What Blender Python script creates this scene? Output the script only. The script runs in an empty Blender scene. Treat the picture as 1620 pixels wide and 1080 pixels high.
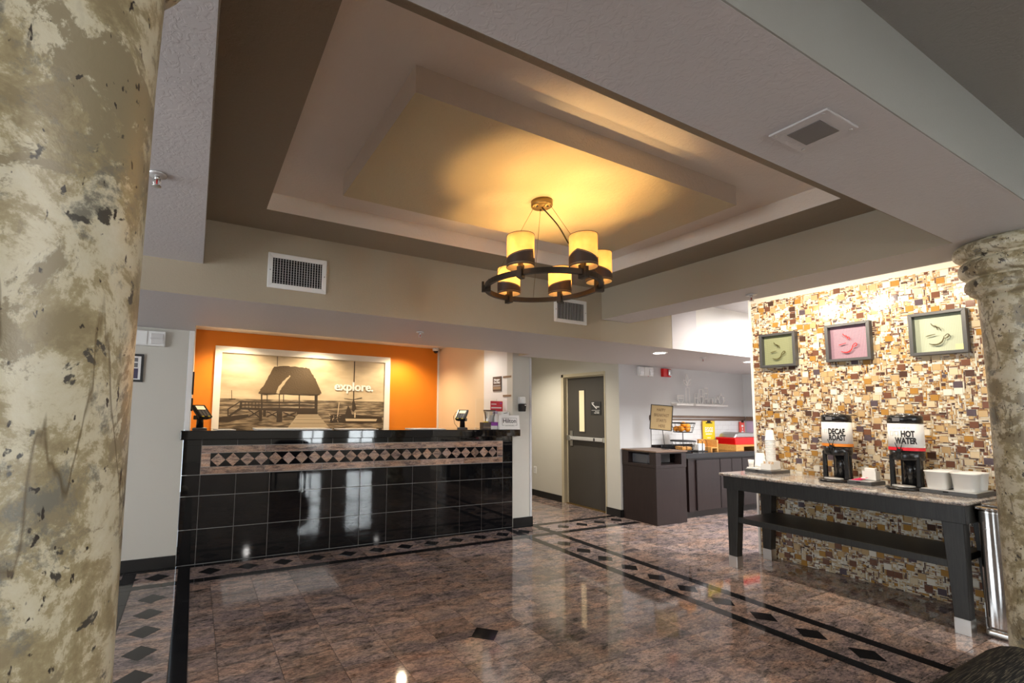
import bpy, bmesh, math, random
from mathutils import Vector, Matrix, noise
S = bpy.context.scene
COL = S.collection
PI = math.pi
R = math.radians
random.seed(7)

# ------------------------------------------------------------------ camera, world, exposure, area lights
def basis(yaw, pit, rol):
    cy, sy, cp, sp = math.cos(yaw), math.sin(yaw), math.cos(pit), math.sin(pit)
    fwd = Vector((sy*cp, cy*cp, sp)); right = Vector((cy, -sy, 0)); up = right.cross(fwd)
    r = math.cos(rol)*right + math.sin(rol)*up
    u = -math.sin(rol)*right + math.cos(rol)*up
    return r, u, fwd
cam_d = bpy.data.cameras.new('camera')
cam = bpy.data.objects.new('camera', cam_d); COL.objects.link(cam)
_r, _u, _f = basis(R(26.6827), R(4.9809), R(0.8915))
cam.matrix_world = Matrix(((_r.x, _u.x, -_f.x, 0), (_r.y, _u.y, -_f.y, 0), (_r.z, _u.z, -_f.z, 1.43), (0, 0, 0, 1)))
cam_d.sensor_width = 36; cam_d.lens = 739.887*36/1620
cam_d.shift_x = 128/1620; cam_d.shift_y = 46.6/1620
cam_d.clip_start = 0.05; cam_d.clip_end = 100
S.camera = cam
S.view_settings.view_transform = 'Standard'; S.view_settings.look = 'None'
S.view_settings.exposure = 1.0; S.view_settings.gamma = 1.0; S.view_settings.use_curve_mapping = False
W = bpy.data.worlds.new('world'); S.world = W; W.use_nodes = True
W.node_tree.nodes['Background'].inputs[0].default_value = (0.75, 0.87, 1.0, 1)
W.node_tree.nodes['Background'].inputs[1].default_value = 1.2

def area(name, loc, rot, sx, sy, power, col=(1, 1, 1), spread=180):
    d = bpy.data.lights.new(name, 'AREA'); d.shape = 'RECTANGLE'; d.size = sx; d.size_y = sy
    d.energy = power; d.color = col; d.spread = R(spread)
    o = bpy.data.objects.new(name, d); COL.objects.link(o); o.location = loc; o.rotation_euler = rot
    return o
def spot(name, loc, power, col=(1, 1, 1), size=120, blend=0.6, rad=0.04, rot=(0, 0, 0)):
    d = bpy.data.lights.new(name, 'SPOT'); d.energy = power; d.color = col; d.spot_size = R(size); d.spot_blend = blend
    d.shadow_soft_size = rad
    o = bpy.data.objects.new(name, d); COL.objects.link(o); o.location = loc; o.rotation_euler = rot
    return o
def point(name, loc, power, col, rad=0.03):
    d = bpy.data.lights.new(name, 'POINT'); d.energy = power; d.color = col; d.shadow_soft_size = rad
    o = bpy.data.objects.new(name, d); COL.objects.link(o); o.location = loc
    return o
WARM = (1.0, 0.56, 0.20); LAMP = (1.0, 0.64, 0.25); SOFT = (1.0, 0.83, 0.62); DAY = (0.95, 0.98, 1.0)
# daylight through the windows behind and to the left of the camera
area('daylight_back', (3.15, -4.4, 1.3), (R(90), 0, 0), 0.7, 1.8, 30, DAY)
area('daylight_back', (4.65, -4.4, 1.3), (R(90), 0, 0), 0.9, 1.8, 38, DAY)
area('daylight_side', (-4.35, 1.6, 1.4), (R(90), 0, R(-90)), 3.0, 1.8, 60, DAY)
# added fill behind the camera: overhead area light and points that brighten the ceilings
area('unseen_overhead_fill', (2.0, -1.8, 2.62), (0, 0, 0), 2.5, 1.5, 40, (1, 0.95, 0.88))
for x, y, p in ((-1.2, -0.9, 17), (1.2, -1.6, 7), (4.2, -1.4, 1.5)):
    point('unseen_fill_point', (x, y, 1.75), p, (1, 0.96, 0.92), 0.06)
# recessed downlights
for y, p in ((2.65, 28), (2.2, 29), (1.55, 37)):
    spot('mosaic_downlight', (4.32, y, 2.66), p, (1, 0.86, 0.68), 125, 0.7, 0.04, (0, R(-46), 0))
for x in (4.806, 6.532):
    spot('nook_downlight', (x, 3.62, 2.14), 22, (1, 0.96, 0.92), 150, 0.6, 0.05)
area('nook_bay_lamp', (6.9, 2.5, 2.66), (0, 0, 0), 1.2, 0.8, 80, (0.97, 0.97, 1))
for x in (0.5, 1.6, 2.9):
    spot('office_downlight', (x, 6.58, 2.46), 42, (1, 0.80, 0.52), 140, 0.7, 0.06)
spot('office_side_downlight', (3.2, 5.45, 2.46), 15, (1, 0.93, 0.82), 140, 0.7, 0.06)
spot('corridor_downlight', (4.45, 5.9, 2.46), 70, (1, 0.90, 0.74), 150, 0.7, 0.06)

# ------------------------------------------------------------------ materials
def mat(name, col, rough=0.5, metal=0.0, spec=0.5, bump=None, coat=0.0, trans=0.0, emit=None, ior=1.5, alpha=1.0):
    m = bpy.data.materials.new(name); m.use_nodes = True
    n = m.node_tree.nodes; l = m.node_tree.links; b = n['Principled BSDF']
    b.inputs['Base Color'].default_value = (*col, 1); b.inputs['Roughness'].default_value = rough
    b.inputs['Metallic'].default_value = metal; b.inputs['Specular IOR Level'].default_value = spec
    b.inputs['Coat Weight'].default_value = coat; b.inputs['Transmission Weight'].default_value = trans
    b.inputs['IOR'].default_value = ior; b.inputs['Alpha'].default_value = alpha
    if emit: b.inputs['Emission Color'].default_value = (*emit[0], 1); b.inputs['Emission Strength'].default_value = emit[1]
    if bump:
        sc, st, det = bump
        tc = n.new('ShaderNodeTexCoord'); t = n.new('ShaderNodeTexNoise'); bp = n.new('ShaderNodeBump')
        t.inputs['Scale'].default_value = sc; t.inputs['Detail'].default_value = det; t.inputs['Roughness'].default_value = 0.6
        bp.inputs['Strength'].default_value = st; bp.inputs['Distance'].default_value = 0.01
        l.new(tc.outputs['Object'], t.inputs['Vector']); l.new(t.outputs['Fac'], bp.inputs['Height']); l.new(bp.outputs['Normal'], b.inputs['Normal'])
    return m
def s2l(r, g, b):
    f = lambda c: (c/255/12.92 if c/255 <= 0.04045 else ((c/255+0.055)/1.055)**2.4)
    return (f(r), f(g), f(b))
def ramp(n, stops, interp='LINEAR'):
    r = n.new('ShaderNodeValToRGB'); e = r.color_ramp.elements; r.color_ramp.interpolation = interp
    while len(e) < len(stops): e.new(0.5)
    for k, (p, c) in enumerate(stops): e[k].position = p; e[k].color = (*c, 1)
    return r
def granite(name, cols, rough, scale, stretch, speck, ang=12, coordrand=True):
    """streaky polished stone; each piece shifts the pattern by its own random value"""
    m = mat(name, (0.3, 0.2, 0.18), rough); n = m.node_tree.nodes; l = m.node_tree.links; b = n['Principled BSDF']
    tc = n.new('ShaderNodeTexCoord'); oi = n.new('ShaderNodeObjectInfo'); mp = n.new('ShaderNodeMapping')
    cb = n.new('ShaderNodeCombineXYZ'); mu = n.new('ShaderNodeMath'); mu.operation = 'MULTIPLY'; mu.inputs[1].default_value = 37.0
    ad = n.new('ShaderNodeVectorMath'); ad.operation = 'ADD'
    l.new(oi.outputs['Random'], mu.inputs[0])
    for k in 'XYZ': l.new(mu.outputs[0], cb.inputs[k])
    l.new(tc.outputs['Object'], ad.inputs[0]); l.new(cb.outputs[0], ad.inputs[1])
    mp.inputs['Rotation'].default_value = (0, R(ang*0.4), R(ang)); mp.inputs['Scale'].default_value = stretch
    l.new(ad.outputs[0], mp.inputs['Vector'])
    t = n.new('ShaderNodeTexNoise'); t.inputs['Scale'].default_value = scale; t.inputs['Detail'].default_value = 10
    t.inputs['Roughness'].default_value = 0.72; t.inputs['Distortion'].default_value = 0.5
    l.new(mp.outputs[0], t.inputs['Vector'])
    r = ramp(n, cols); l.new(t.outputs['Fac'], r.inputs[0])
    t2 = n.new('ShaderNodeTexNoise'); t2.inputs['Scale'].default_value = speck; t2.inputs['Detail'].default_value = 6; t2.inputs['Roughness'].default_value = 0.8
    l.new(mp.outputs[0], t2.inputs['Vector'])
    r2 = ramp(n, [(0.36, (0.16, 0.15, 0.15)), (0.5, (0.85, 0.85, 0.85)), (0.64, (1.3, 1.22, 1.16))]); l.new(t2.outputs['Fac'], r2.inputs[0])
    mx = n.new('ShaderNodeMix'); mx.data_type = 'RGBA'; mx.blend_type = 'MULTIPLY'; mx.inputs['Factor'].default_value = 0.95
    l.new(r.outputs[0], mx.inputs['A']); l.new(r2.outputs[0], mx.inputs['B'])
    t3 = n.new('ShaderNodeTexNoise'); t3.inputs['Scale'].default_value = scale*0.35; t3.inputs['Detail'].default_value = 4
    l.new(mp.outputs[0], t3.inputs['Vector'])
    r3 = ramp(n, [(0.42, (0.86, 0.87, 0.95)), (0.5, (1, 1, 1)), (0.6, (1.12, 1.0, 0.92))]); l.new(t3.outputs['Fac'], r3.inputs[0])
    mx0 = mx; mx = n.new('ShaderNodeMix'); mx.data_type = 'RGBA'; mx.blend_type = 'MULTIPLY'; mx.inputs['Factor'].default_value = 1.0
    l.new(mx0.outputs['Result'], mx.inputs['A']); l.new(r3.outputs[0], mx.inputs['B'])
    hs = n.new('ShaderNodeHueSaturation'); ma = n.new('ShaderNodeMapRange'); ma.inputs['To Min'].default_value = 0.72; ma.inputs['To Max'].default_value = 1.28
    l.new(oi.outputs['Random'], ma.inputs['Value']); l.new(ma.outputs[0], hs.inputs['Value']); l.new(mx.outputs['Result'], hs.inputs['Color'])
    l.new(hs.outputs[0], b.inputs['Base Color']); b.inputs['IOR'].default_value = 1.65
    return m
def stone_paint():
    m = mat('faux_stone', (0.4, 0.37, 0.28), 0.32); n = m.node_tree.nodes; l = m.node_tree.links; b = n['Principled BSDF']
    tc = n.new('ShaderNodeTexCoord')
    def nz(scale, det, rough, dist, off=0, sc=(1, 1, 1)):
        mp = n.new('ShaderNodeMapping'); mp.inputs['Location'].default_value = (off, off*1.7, off*0.3); mp.inputs['Scale'].default_value = sc
        l.new(tc.outputs['Object'], mp.inputs['Vector'])
        t = n.new('ShaderNodeTexNoise'); t.inputs['Scale'].default_value = scale; t.inputs['Detail'].default_value = det
        t.inputs['Roughness'].default_value = rough; t.inputs['Distortion'].default_value = dist
        l.new(mp.outputs[0], t.inputs['Vector']); return t.outputs['Fac']
    def mix(fac, a, bcol):
        x = n.new('ShaderNodeMix'); x.data_type = 'RGBA'
        l.new(fac, x.inputs['Factor'])
        l.new(a, x.inputs['A'])
        x.inputs['B'].default_value = (*bcol, 1); return x.outputs['Result']
    base = ramp(n, [(0.38, s2l(146, 134, 104)), (0.47, s2l(168, 157, 124)), (0.52, s2l(206, 200, 174)), (0.7, s2l(216, 213, 194))])
    l.new(nz(13, 9, 0.74, 0.25), base.inputs[0])
    c = base.outputs[0]
    def mask(fac, lo, hi):
        r = ramp(n, [(lo, (0, 0, 0)), (hi, (1, 1, 1))]); l.new(fac, r.inputs[0]); return r.outputs[0]
    c = mix(mask(nz(7.0, 8, 0.72, 0.35, 3.1), 0.535, 0.565), c, s2l(148, 138, 112))
    c = mix(mask(nz(4.2, 8, 0.75, 0.3, 7.7), 0.575, 0.63), c, s2l(126, 124, 112))
    c = mix(mask(nz(19, 5, 0.6, 0.3, 12.3), 0.635, 0.66), c, s2l(78, 76, 70))
    c = mix(mask(nz(95, 3, 0.5, 0.3, 20.1, (1, 1, 0.5)), 0.665, 0.70), c, s2l(52, 46, 40))
    # fine cracks
    w = n.new('ShaderNodeTexNoise'); w.inputs['Scale'].default_value = 2.2; w.inputs['Detail'].default_value = 6; w.inputs['Distortion'].default_value = 0.8
    mp = n.new('ShaderNodeMapping'); mp.inputs['Rotation'].default_value = (0.4, 0.5, 0); mp.inputs['Scale'].default_value = (1.6, 1.6, 0.5)
    l.new(tc.outputs['Object'], mp.inputs['Vector']); l.new(mp.outputs[0], w.inputs['Vector'])
    r = ramp(n, [(0.4986, (0, 0, 0)), (0.5, (0.8, 0.8, 0.8)), (0.5014, (0, 0, 0))]); l.new(w.outputs['Fac'], r.inputs[0])
    gate = n.new('ShaderNodeMath'); gate.operation = 'MULTIPLY'; l.new(r.outputs[0], gate.inputs[0]); l.new(mask(nz(1.6, 2, 0.5, 0, 5.5), 0.5, 0.56), gate.inputs[1])
    c = mix(gate.outputs[0], c, s2l(92, 76, 46))
    l.new(c, b.inputs['Base Color'])
    bp = n.new('ShaderNodeBump'); bp.inputs['Strength'].default_value = 0.12; bp.inputs['Distance'].default_value = 0.01
    l.new(nz(28, 6, 0.6, 0.4), bp.inputs['Height']); l.new(bp.outputs[0], b.inputs['Normal'])
    return m
def knockdown(name, col):
    """paint over hand-trowelled plaster: flat patches with raised edges"""
    m = mat(name, col, 0.55); n = m.node_tree.nodes; l = m.node_tree.links; b = n['Principled BSDF']
    tc = n.new('ShaderNodeTexCoord'); t = n.new('ShaderNodeTexNoise'); t.inputs['Scale'].default_value = 34; t.inputs['Detail'].default_value = 4; t.inputs['Distortion'].default_value = 1.4
    l.new(tc.outputs['Object'], t.inputs['Vector'])
    r = ramp(n, [(0.46, (0, 0, 0)), (0.54, (1, 1, 1))]); l.new(t.outputs['Fac'], r.inputs[0])
    bp = n.new('ShaderNodeBump'); bp.inputs['Strength'].default_value = 0.22; bp.inputs['Distance'].default_value = 0.004
    l.new(r.outputs[0], bp.inputs['Height']); l.new(bp.outputs[0], b.inputs['Normal'])
    return m
def wood(name, c1, c2, rough=0.4, scale=6.0, stretch=(1, 1, 12)):
    m = mat(name, c1, rough); n = m.node_tree.nodes; l = m.node_tree.links; b = n['Principled BSDF']
    tc = n.new('ShaderNodeTexCoord'); mp = n.new('ShaderNodeMapping'); mp.inputs['Scale'].default_value = stretch
    t = n.new('ShaderNodeTexNoise'); t.inputs['Scale'].default_value = scale; t.inputs['Detail'].default_value = 6; t.inputs['Distortion'].default_value = 0.5
    l.new(tc.outputs['Object'], mp.inputs['Vector']); l.new(mp.outputs[0], t.inputs['Vector'])
    r = ramp(n, [(0.3, c1), (0.7, c2)]); l.new(t.outputs['Fac'], r.inputs[0]); l.new(r.outputs[0], b.inputs['Base Color'])
    bp = n.new('ShaderNodeBump'); bp.inputs['Strength'].default_value = 0.08; bp.inputs['Distance'].default_value = 0.003
    l.new(t.outputs['Fac'], bp.inputs['Height']); l.new(bp.outputs[0], b.inputs['Normal'])
    return m
def pattern_paper(name, c1, c2, scale):
    m = mat(name, c1, 0.6); n = m.node_tree.nodes; l = m.node_tree.links; b = n['Principled BSDF']
    tc = n.new('ShaderNodeTexCoord'); mp = n.new('ShaderNodeMapping'); mp.inputs['Rotation'].default_value = (R(45), 0, 0)
    ck = n.new('ShaderNodeTexChecker'); ck.inputs['Scale'].default_value = scale; ck.inputs['Color1'].default_value = (*c1, 1); ck.inputs['Color2'].default_value = (*c2, 1)
    l.new(tc.outputs['Object'], mp.inputs['Vector']); l.new(mp.outputs[0], ck.inputs['Vector']); l.new(ck.outputs['Color'], b.inputs['Base Color'])
    return m
def weave():
    m = mat('woven_cloth', (0.02, 0.02, 0.02), 0.9, spec=0.2); n = m.node_tree.nodes; l = m.node_tree.links; b = n['Principled BSDF']
    tc = n.new('ShaderNodeTexCoord'); mp = n.new('ShaderNodeMapping'); mp.inputs['Scale'].default_value = (16.0, 330, 110)
    t = n.new('ShaderNodeTexNoise'); t.inputs['Scale'].default_value = 1.0; t.inputs['Detail'].default_value = 3
    l.new(tc.outputs['UV'], mp.inputs['Vector']); l.new(mp.outputs[0], t.inputs['Vector'])
    r = ramp(n, [(0.40, s2l(18, 18, 20)), (0.54, s2l(46, 44, 41)), (0.62, s2l(104, 98, 80)), (0.70, s2l(46, 45, 43))]); l.new(t.outputs['Fac'], r.inputs[0])
    mp2 = n.new('ShaderNodeMapping'); mp2.inputs['Scale'].default_value = (150, 150, 1); ck = n.new('ShaderNodeTexChecker'); ck.inputs['Scale'].default_value = 1.6
    ck.inputs['Color1'].default_value = (1, 1, 1, 1); ck.inputs['Color2'].default_value = (0.3, 0.3, 0.3, 1)
    l.new(tc.outputs['UV'], mp2.inputs['Vector']); l.new(mp2.outputs[0], ck.inputs['Vector'])
    mx = n.new('ShaderNodeMix'); mx.data_type = 'RGBA'; mx.blend_type = 'MULTIPLY'; mx.inputs['Factor'].default_value = 0.9
    l.new(r.outputs[0], mx.inputs['A']); l.new(ck.outputs['Color'], mx.inputs['B']); l.new(mx.outputs['Result'], b.inputs['Base Color'])
    return m
def shade_mat():
    m = bpy.data.materials.new('parchment_shade'); m.use_nodes = True; n = m.node_tree.nodes; l = m.node_tree.links
    out = n['Material Output']; b = n['Principled BSDF']
    tc = n.new('ShaderNodeTexCoord'); t = n.new('ShaderNodeTexNoise'); t.inputs['Scale'].default_value = 14; t.inputs['Detail'].default_value = 4
    l.new(tc.outputs['Object'], t.inputs['Vector'])
    r = ramp(n, [(0.35, (0.64, 0.44, 0.22)), (0.65, (0.76, 0.56, 0.31))]); l.new(t.outputs['Fac'], r.inputs[0])
    tr = n.new('ShaderNodeBsdfTranslucent'); df = n.new('ShaderNodeBsdfDiffuse'); mx = n.new('ShaderNodeMixShader'); mx.inputs[0].default_value = 0.5
    em = n.new('ShaderNodeEmission'); em.inputs[0].default_value = (1.0, 0.60, 0.20, 1); em.inputs[1].default_value = 0.12
    ad = n.new('ShaderNodeAddShader')
    l.new(r.outputs[0], tr.inputs[0]); l.new(r.outputs[0], df.inputs[0]); l.new(df.outputs[0], mx.inputs[1]); l.new(tr.outputs[0], mx.inputs[2])
    l.new(mx.outputs[0], ad.inputs[0]); l.new(em.outputs[0], ad.inputs[1]); l.new(ad.outputs[0], out.inputs['Surface'])
    n.remove(b)
    return m
M = {}
M['cream'] = mat('cream_paint', (0.56, 0.54, 0.48), 0.55, bump=(120, 0.08, 3))
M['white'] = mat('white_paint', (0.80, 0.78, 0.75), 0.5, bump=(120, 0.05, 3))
M['grey'] = mat('grey_paint', (0.56, 0.56, 0.56), 0.55, bump=(120, 0.06, 3))
M['tan'] = mat('tan_paint', (0.42, 0.36, 0.265), 0.55, bump=(90, 0.10, 3))
M['peach'] = mat('peach_wall', (0.74, 0.58, 0.38), 0.5)
M['greige'] = mat('greige_paint', (0.33, 0.33, 0.30), 0.55, bump=(90, 0.08, 3))
M['lilac_white'] = mat('lilac_white_fascia', (0.66, 0.64, 0.68), 0.5)
M['orange'] = mat('orange_paint', (0.78, 0.235, 0.008), 0.5, bump=(100, 0.06, 3))
M['ceil'] = knockdown('ceiling_plaster', (0.62, 0.60, 0.60))
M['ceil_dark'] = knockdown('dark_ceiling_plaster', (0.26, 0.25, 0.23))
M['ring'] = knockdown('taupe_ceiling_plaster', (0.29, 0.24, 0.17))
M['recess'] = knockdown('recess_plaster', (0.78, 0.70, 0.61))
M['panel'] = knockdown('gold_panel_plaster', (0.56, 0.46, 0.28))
M['stone'] = stone_paint()
M['granite'] = granite('brown_granite', [(0.30, s2l(46, 44, 46)), (0.41, s2l(116, 106, 102)), (0.50, s2l(152, 136, 130)), (0.58, s2l(178, 156, 144)), (0.72, s2l(118, 112, 116))], 0.055, 8.0, (0.9, 2.3, 2.3), 42, 16)
M['frieze'] = granite('frieze_granite', [(0.32, s2l(70, 70, 72)), (0.44, s2l(150, 128, 116)), (0.55, s2l(204, 174, 152)), (0.7, s2l(160, 150, 146))], 0.10, 8, (1, 4, 5), 80, 6)
M['black'] = mat('black_granite', (0.006, 0.006, 0.007), 0.04, coat=0.3)
M['black_floor'] = mat('black_floor_granite', (0.012, 0.012, 0.014), 0.08)
M['grout'] = mat('grey_grout', (0.30, 0.29, 0.28), 0.8)
M['floor_grout'] = mat('dark_grout', (0.10, 0.085, 0.08), 0.7)
M['tabletop'] = granite('speckled_granite', [(0.34, s2l(84, 80, 78)), (0.43, s2l(168, 163, 157)), (0.55, s2l(206, 203, 198)), (0.7, s2l(186, 176, 166))], 0.10, 21, (1, 1, 1), 60, 0)
M['darkwood'] = wood('charcoal_stained_wood', s2l(26, 26, 25), s2l(46, 46, 44), 0.42, 7, (14, 14, 1))
M['espresso'] = wood('espresso_wood', s2l(34, 25, 25), s2l(43, 32, 31), 0.3, 5, (9, 9, 1))
M['steel'] = mat('brushed_steel', (0.66, 0.66, 0.64), 0.28, 1.0)
M['polished'] = mat('polished_steel', (0.56, 0.56, 0.55), 0.14, 1.0)
_m = M['polished']; _n = _m.node_tree.nodes; _l = _m.node_tree.links
_tc = _n.new('ShaderNodeTexCoord'); _mp = _n.new('ShaderNodeMapping'); _mp.inputs['Scale'].default_value = (1, 1, 0.04); _t = _n.new('ShaderNodeTexNoise'); _t.inputs['Scale'].default_value = 16
_b = _n.new('ShaderNodeBump'); _b.inputs['Strength'].default_value = 0.35; _b.inputs['Distance'].default_value = 0.02
_l.new(_tc.outputs['Object'], _mp.inputs[0]); _l.new(_mp.outputs[0], _t.inputs[0]); _l.new(_t.outputs[0], _b.inputs['Height']); _l.new(_b.outputs[0], _n['Principled BSDF'].inputs['Normal'])
M['chrome_dull'] = mat('satin_aluminium', (0.70, 0.70, 0.70), 0.35, 0.6)
M['whiteplastic'] = mat('white_plastic', (0.80, 0.80, 0.78), 0.35)
M['paper'] = mat('white_paper', (0.85, 0.84, 0.82), 0.7)
M['blackplastic'] = mat('black_plastic', (0.012, 0.012, 0.013), 0.22)
M['matblack'] = mat('matt_black_metal', (0.02, 0.02, 0.02), 0.5)
M['greyplastic'] = mat('grey_plastic', (0.16, 0.16, 0.17), 0.4)
M['frame_grey'] = mat('charcoal_frame', (0.06, 0.062, 0.065), 0.4)
M['bronze'] = mat('dark_bronze', (0.030, 0.020, 0.012), 0.45, 0.4)
M['brass'] = mat('antique_brass', (0.22, 0.14, 0.045), 0.4, 0.7)
M['leather'] = mat('brown_leather', (0.045, 0.022, 0.012), 0.6)
M['stitch'] = mat('cream_thread', (0.75, 0.58, 0.32), 0.8)
M['door'] = mat('taupe_door', (0.052, 0.046, 0.039), 0.5, bump=(60, 0.04, 3))
M['doorframe'] = mat('beige_gloss_paint', (0.50, 0.44, 0.31), 0.35)
M['base'] = mat('black_vinyl', (0.014, 0.014, 0.014), 0.28)
M['red'] = mat('red_enamel', (0.62, 0.004, 0.004), 0.3)
M['coral'] = mat('coral_paper', (0.80, 0.10, 0.07), 0.6)
M['poster_red'] = mat('crimson_paper', (0.62, 0.03, 0.05), 0.5)
M['yellow'] = mat('yellow_paper', (0.80, 0.60, 0.02), 0.6)
M['oak'] = wood('honey_oak', s2l(186, 128, 60), s2l(214, 160, 88), 0.45, 6, (2, 12, 12))
M['orangefruit'] = mat('orange_peel', (0.80, 0.30, 0.01), 0.45, bump=(220, 0.2, 2))
M['rail'] = wood('walnut_rail', s2l(96, 76, 62), s2l(126, 102, 84), 0.4, 5, (1, 10, 10))
M['subway'] = mat('white_glazed_tile', (0.74, 0.74, 0.73), 0.15)
M['kraft'] = mat('kraft_paper', (0.52, 0.38, 0.19), 0.75)
M['ink'] = mat('dark_ink', (0.02, 0.018, 0.02), 0.7)
M['greyink'] = mat('grey_ink', (0.33, 0.32, 0.32), 0.7)
M['whiteink'] = mat('white_ink', (0.85, 0.85, 0.83), 0.6)
M['brownink'] = mat('brown_ink', (0.16, 0.10, 0.05), 0.7)
M['orange_band'] = mat('orange_band', (0.80, 0.26, 0.03), 0.5)
M['red_band'] = mat('red_band', (0.72, 0.015, 0.03), 0.5)
M['glass'] = mat('clear_glass', (0.95, 0.98, 0.97), 0.02, trans=1.0, ior=1.45)
M['acrylic'] = mat('clear_acrylic', (0.97, 0.98, 0.98), 0.03, trans=1.0, ior=1.2)
M['lamp'] = mat('lit_lens', (1, 1, 1), 0.4, emit=((1, 0.97, 0.92), 14.0))
M['bulb'] = mat('lit_bulb', (1, 0.8, 0.5), 0.4, emit=((1, 0.62, 0.24), 8.0))
M['screen'] = mat('lit_screen', (0.6, 0.5, 0.3), 0.3, emit=((0.9, 0.72, 0.4), 0.5))
M['purple'] = mat('violet_wrapper', (0.28, 0.05, 0.40), 0.4)
M['pink'] = mat('pink_wrapper', (0.75, 0.03, 0.14), 0.4)
M['lilac'] = mat('lilac_print_and_sheen', (0.52, 0.42, 0.56), 0.3)
M['stick'] = mat('birch_stick', (0.62, 0.42, 0.24), 0.7)
M['cloth'] = weave()
M['shade'] = shade_mat()
M['sepia0'] = mat('sepia_pale', s2l(212, 192, 160), 0.5); M['sepia1'] = mat('sepia_water', s2l(140, 122, 100), 0.5)
M['sepia2'] = mat('sepia_dark', s2l(62, 50, 36), 0.5); M['sepia3'] = mat('sepia_thatch', s2l(104, 86, 62), 0.5)
M['sepia4'] = mat('sepia_light', s2l(188, 170, 142), 0.5); M['picframe'] = mat('ivory_mount', (0.88, 0.85, 0.78), 0.5)
M['sepia5'] = mat('sepia_roof', s2l(84, 68, 48), 0.6, bump=(60, 0.6, 4))
M['plum'] = mat('plum_print', (0.06, 0.05, 0.10), 0.5)
M['signbrown'] = mat('brown_sign', (0.10, 0.07, 0.055), 0.45)
M['tansign'] = mat('tan_sign', (0.34, 0.23, 0.14), 0.5)
M['void'] = mat('dark_cavity', (0.006, 0.006, 0.006), 0.9)
M['green_art'] = pattern_paper('olive_pattern', s2l(142, 147, 112), s2l(122, 127, 92), 150)
M['pink_art'] = pattern_paper('mauve_pattern', s2l(168, 140, 152), s2l(124, 88, 106), 130)
M['lime_art'] = pattern_paper('pale_lime_pattern', s2l(180, 187, 166), s2l(160, 169, 142), 150)
M['cupgreen'] = mat('olive_enamel', (0.07, 0.055, 0.012), 0.3)
M['cupred'] = mat('scarlet_enamel', (0.72, 0.02, 0.02), 0.3)
M['post_it'] = mat('yellow_note', (0.80, 0.76, 0.30), 0.6)
M['mosaic_grout'] = mat('sand_grout', (0.74, 0.69, 0.60), 0.7)
TILES = [('ivory', (0.78, 0.73, 0.62)), ('tan', (0.52, 0.36, 0.18)), ('amber', (0.42, 0.22, 0.05)), ('brown', (0.17, 0.075, 0.045)),
         ('umber', (0.08, 0.042, 0.03)), ('plum', (0.10, 0.075, 0.09)), ('cream', (0.66, 0.54, 0.36))]
MT = [mat(n+'_glass_tile', c, 0.10, spec=0.6) for n, c in TILES]

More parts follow.
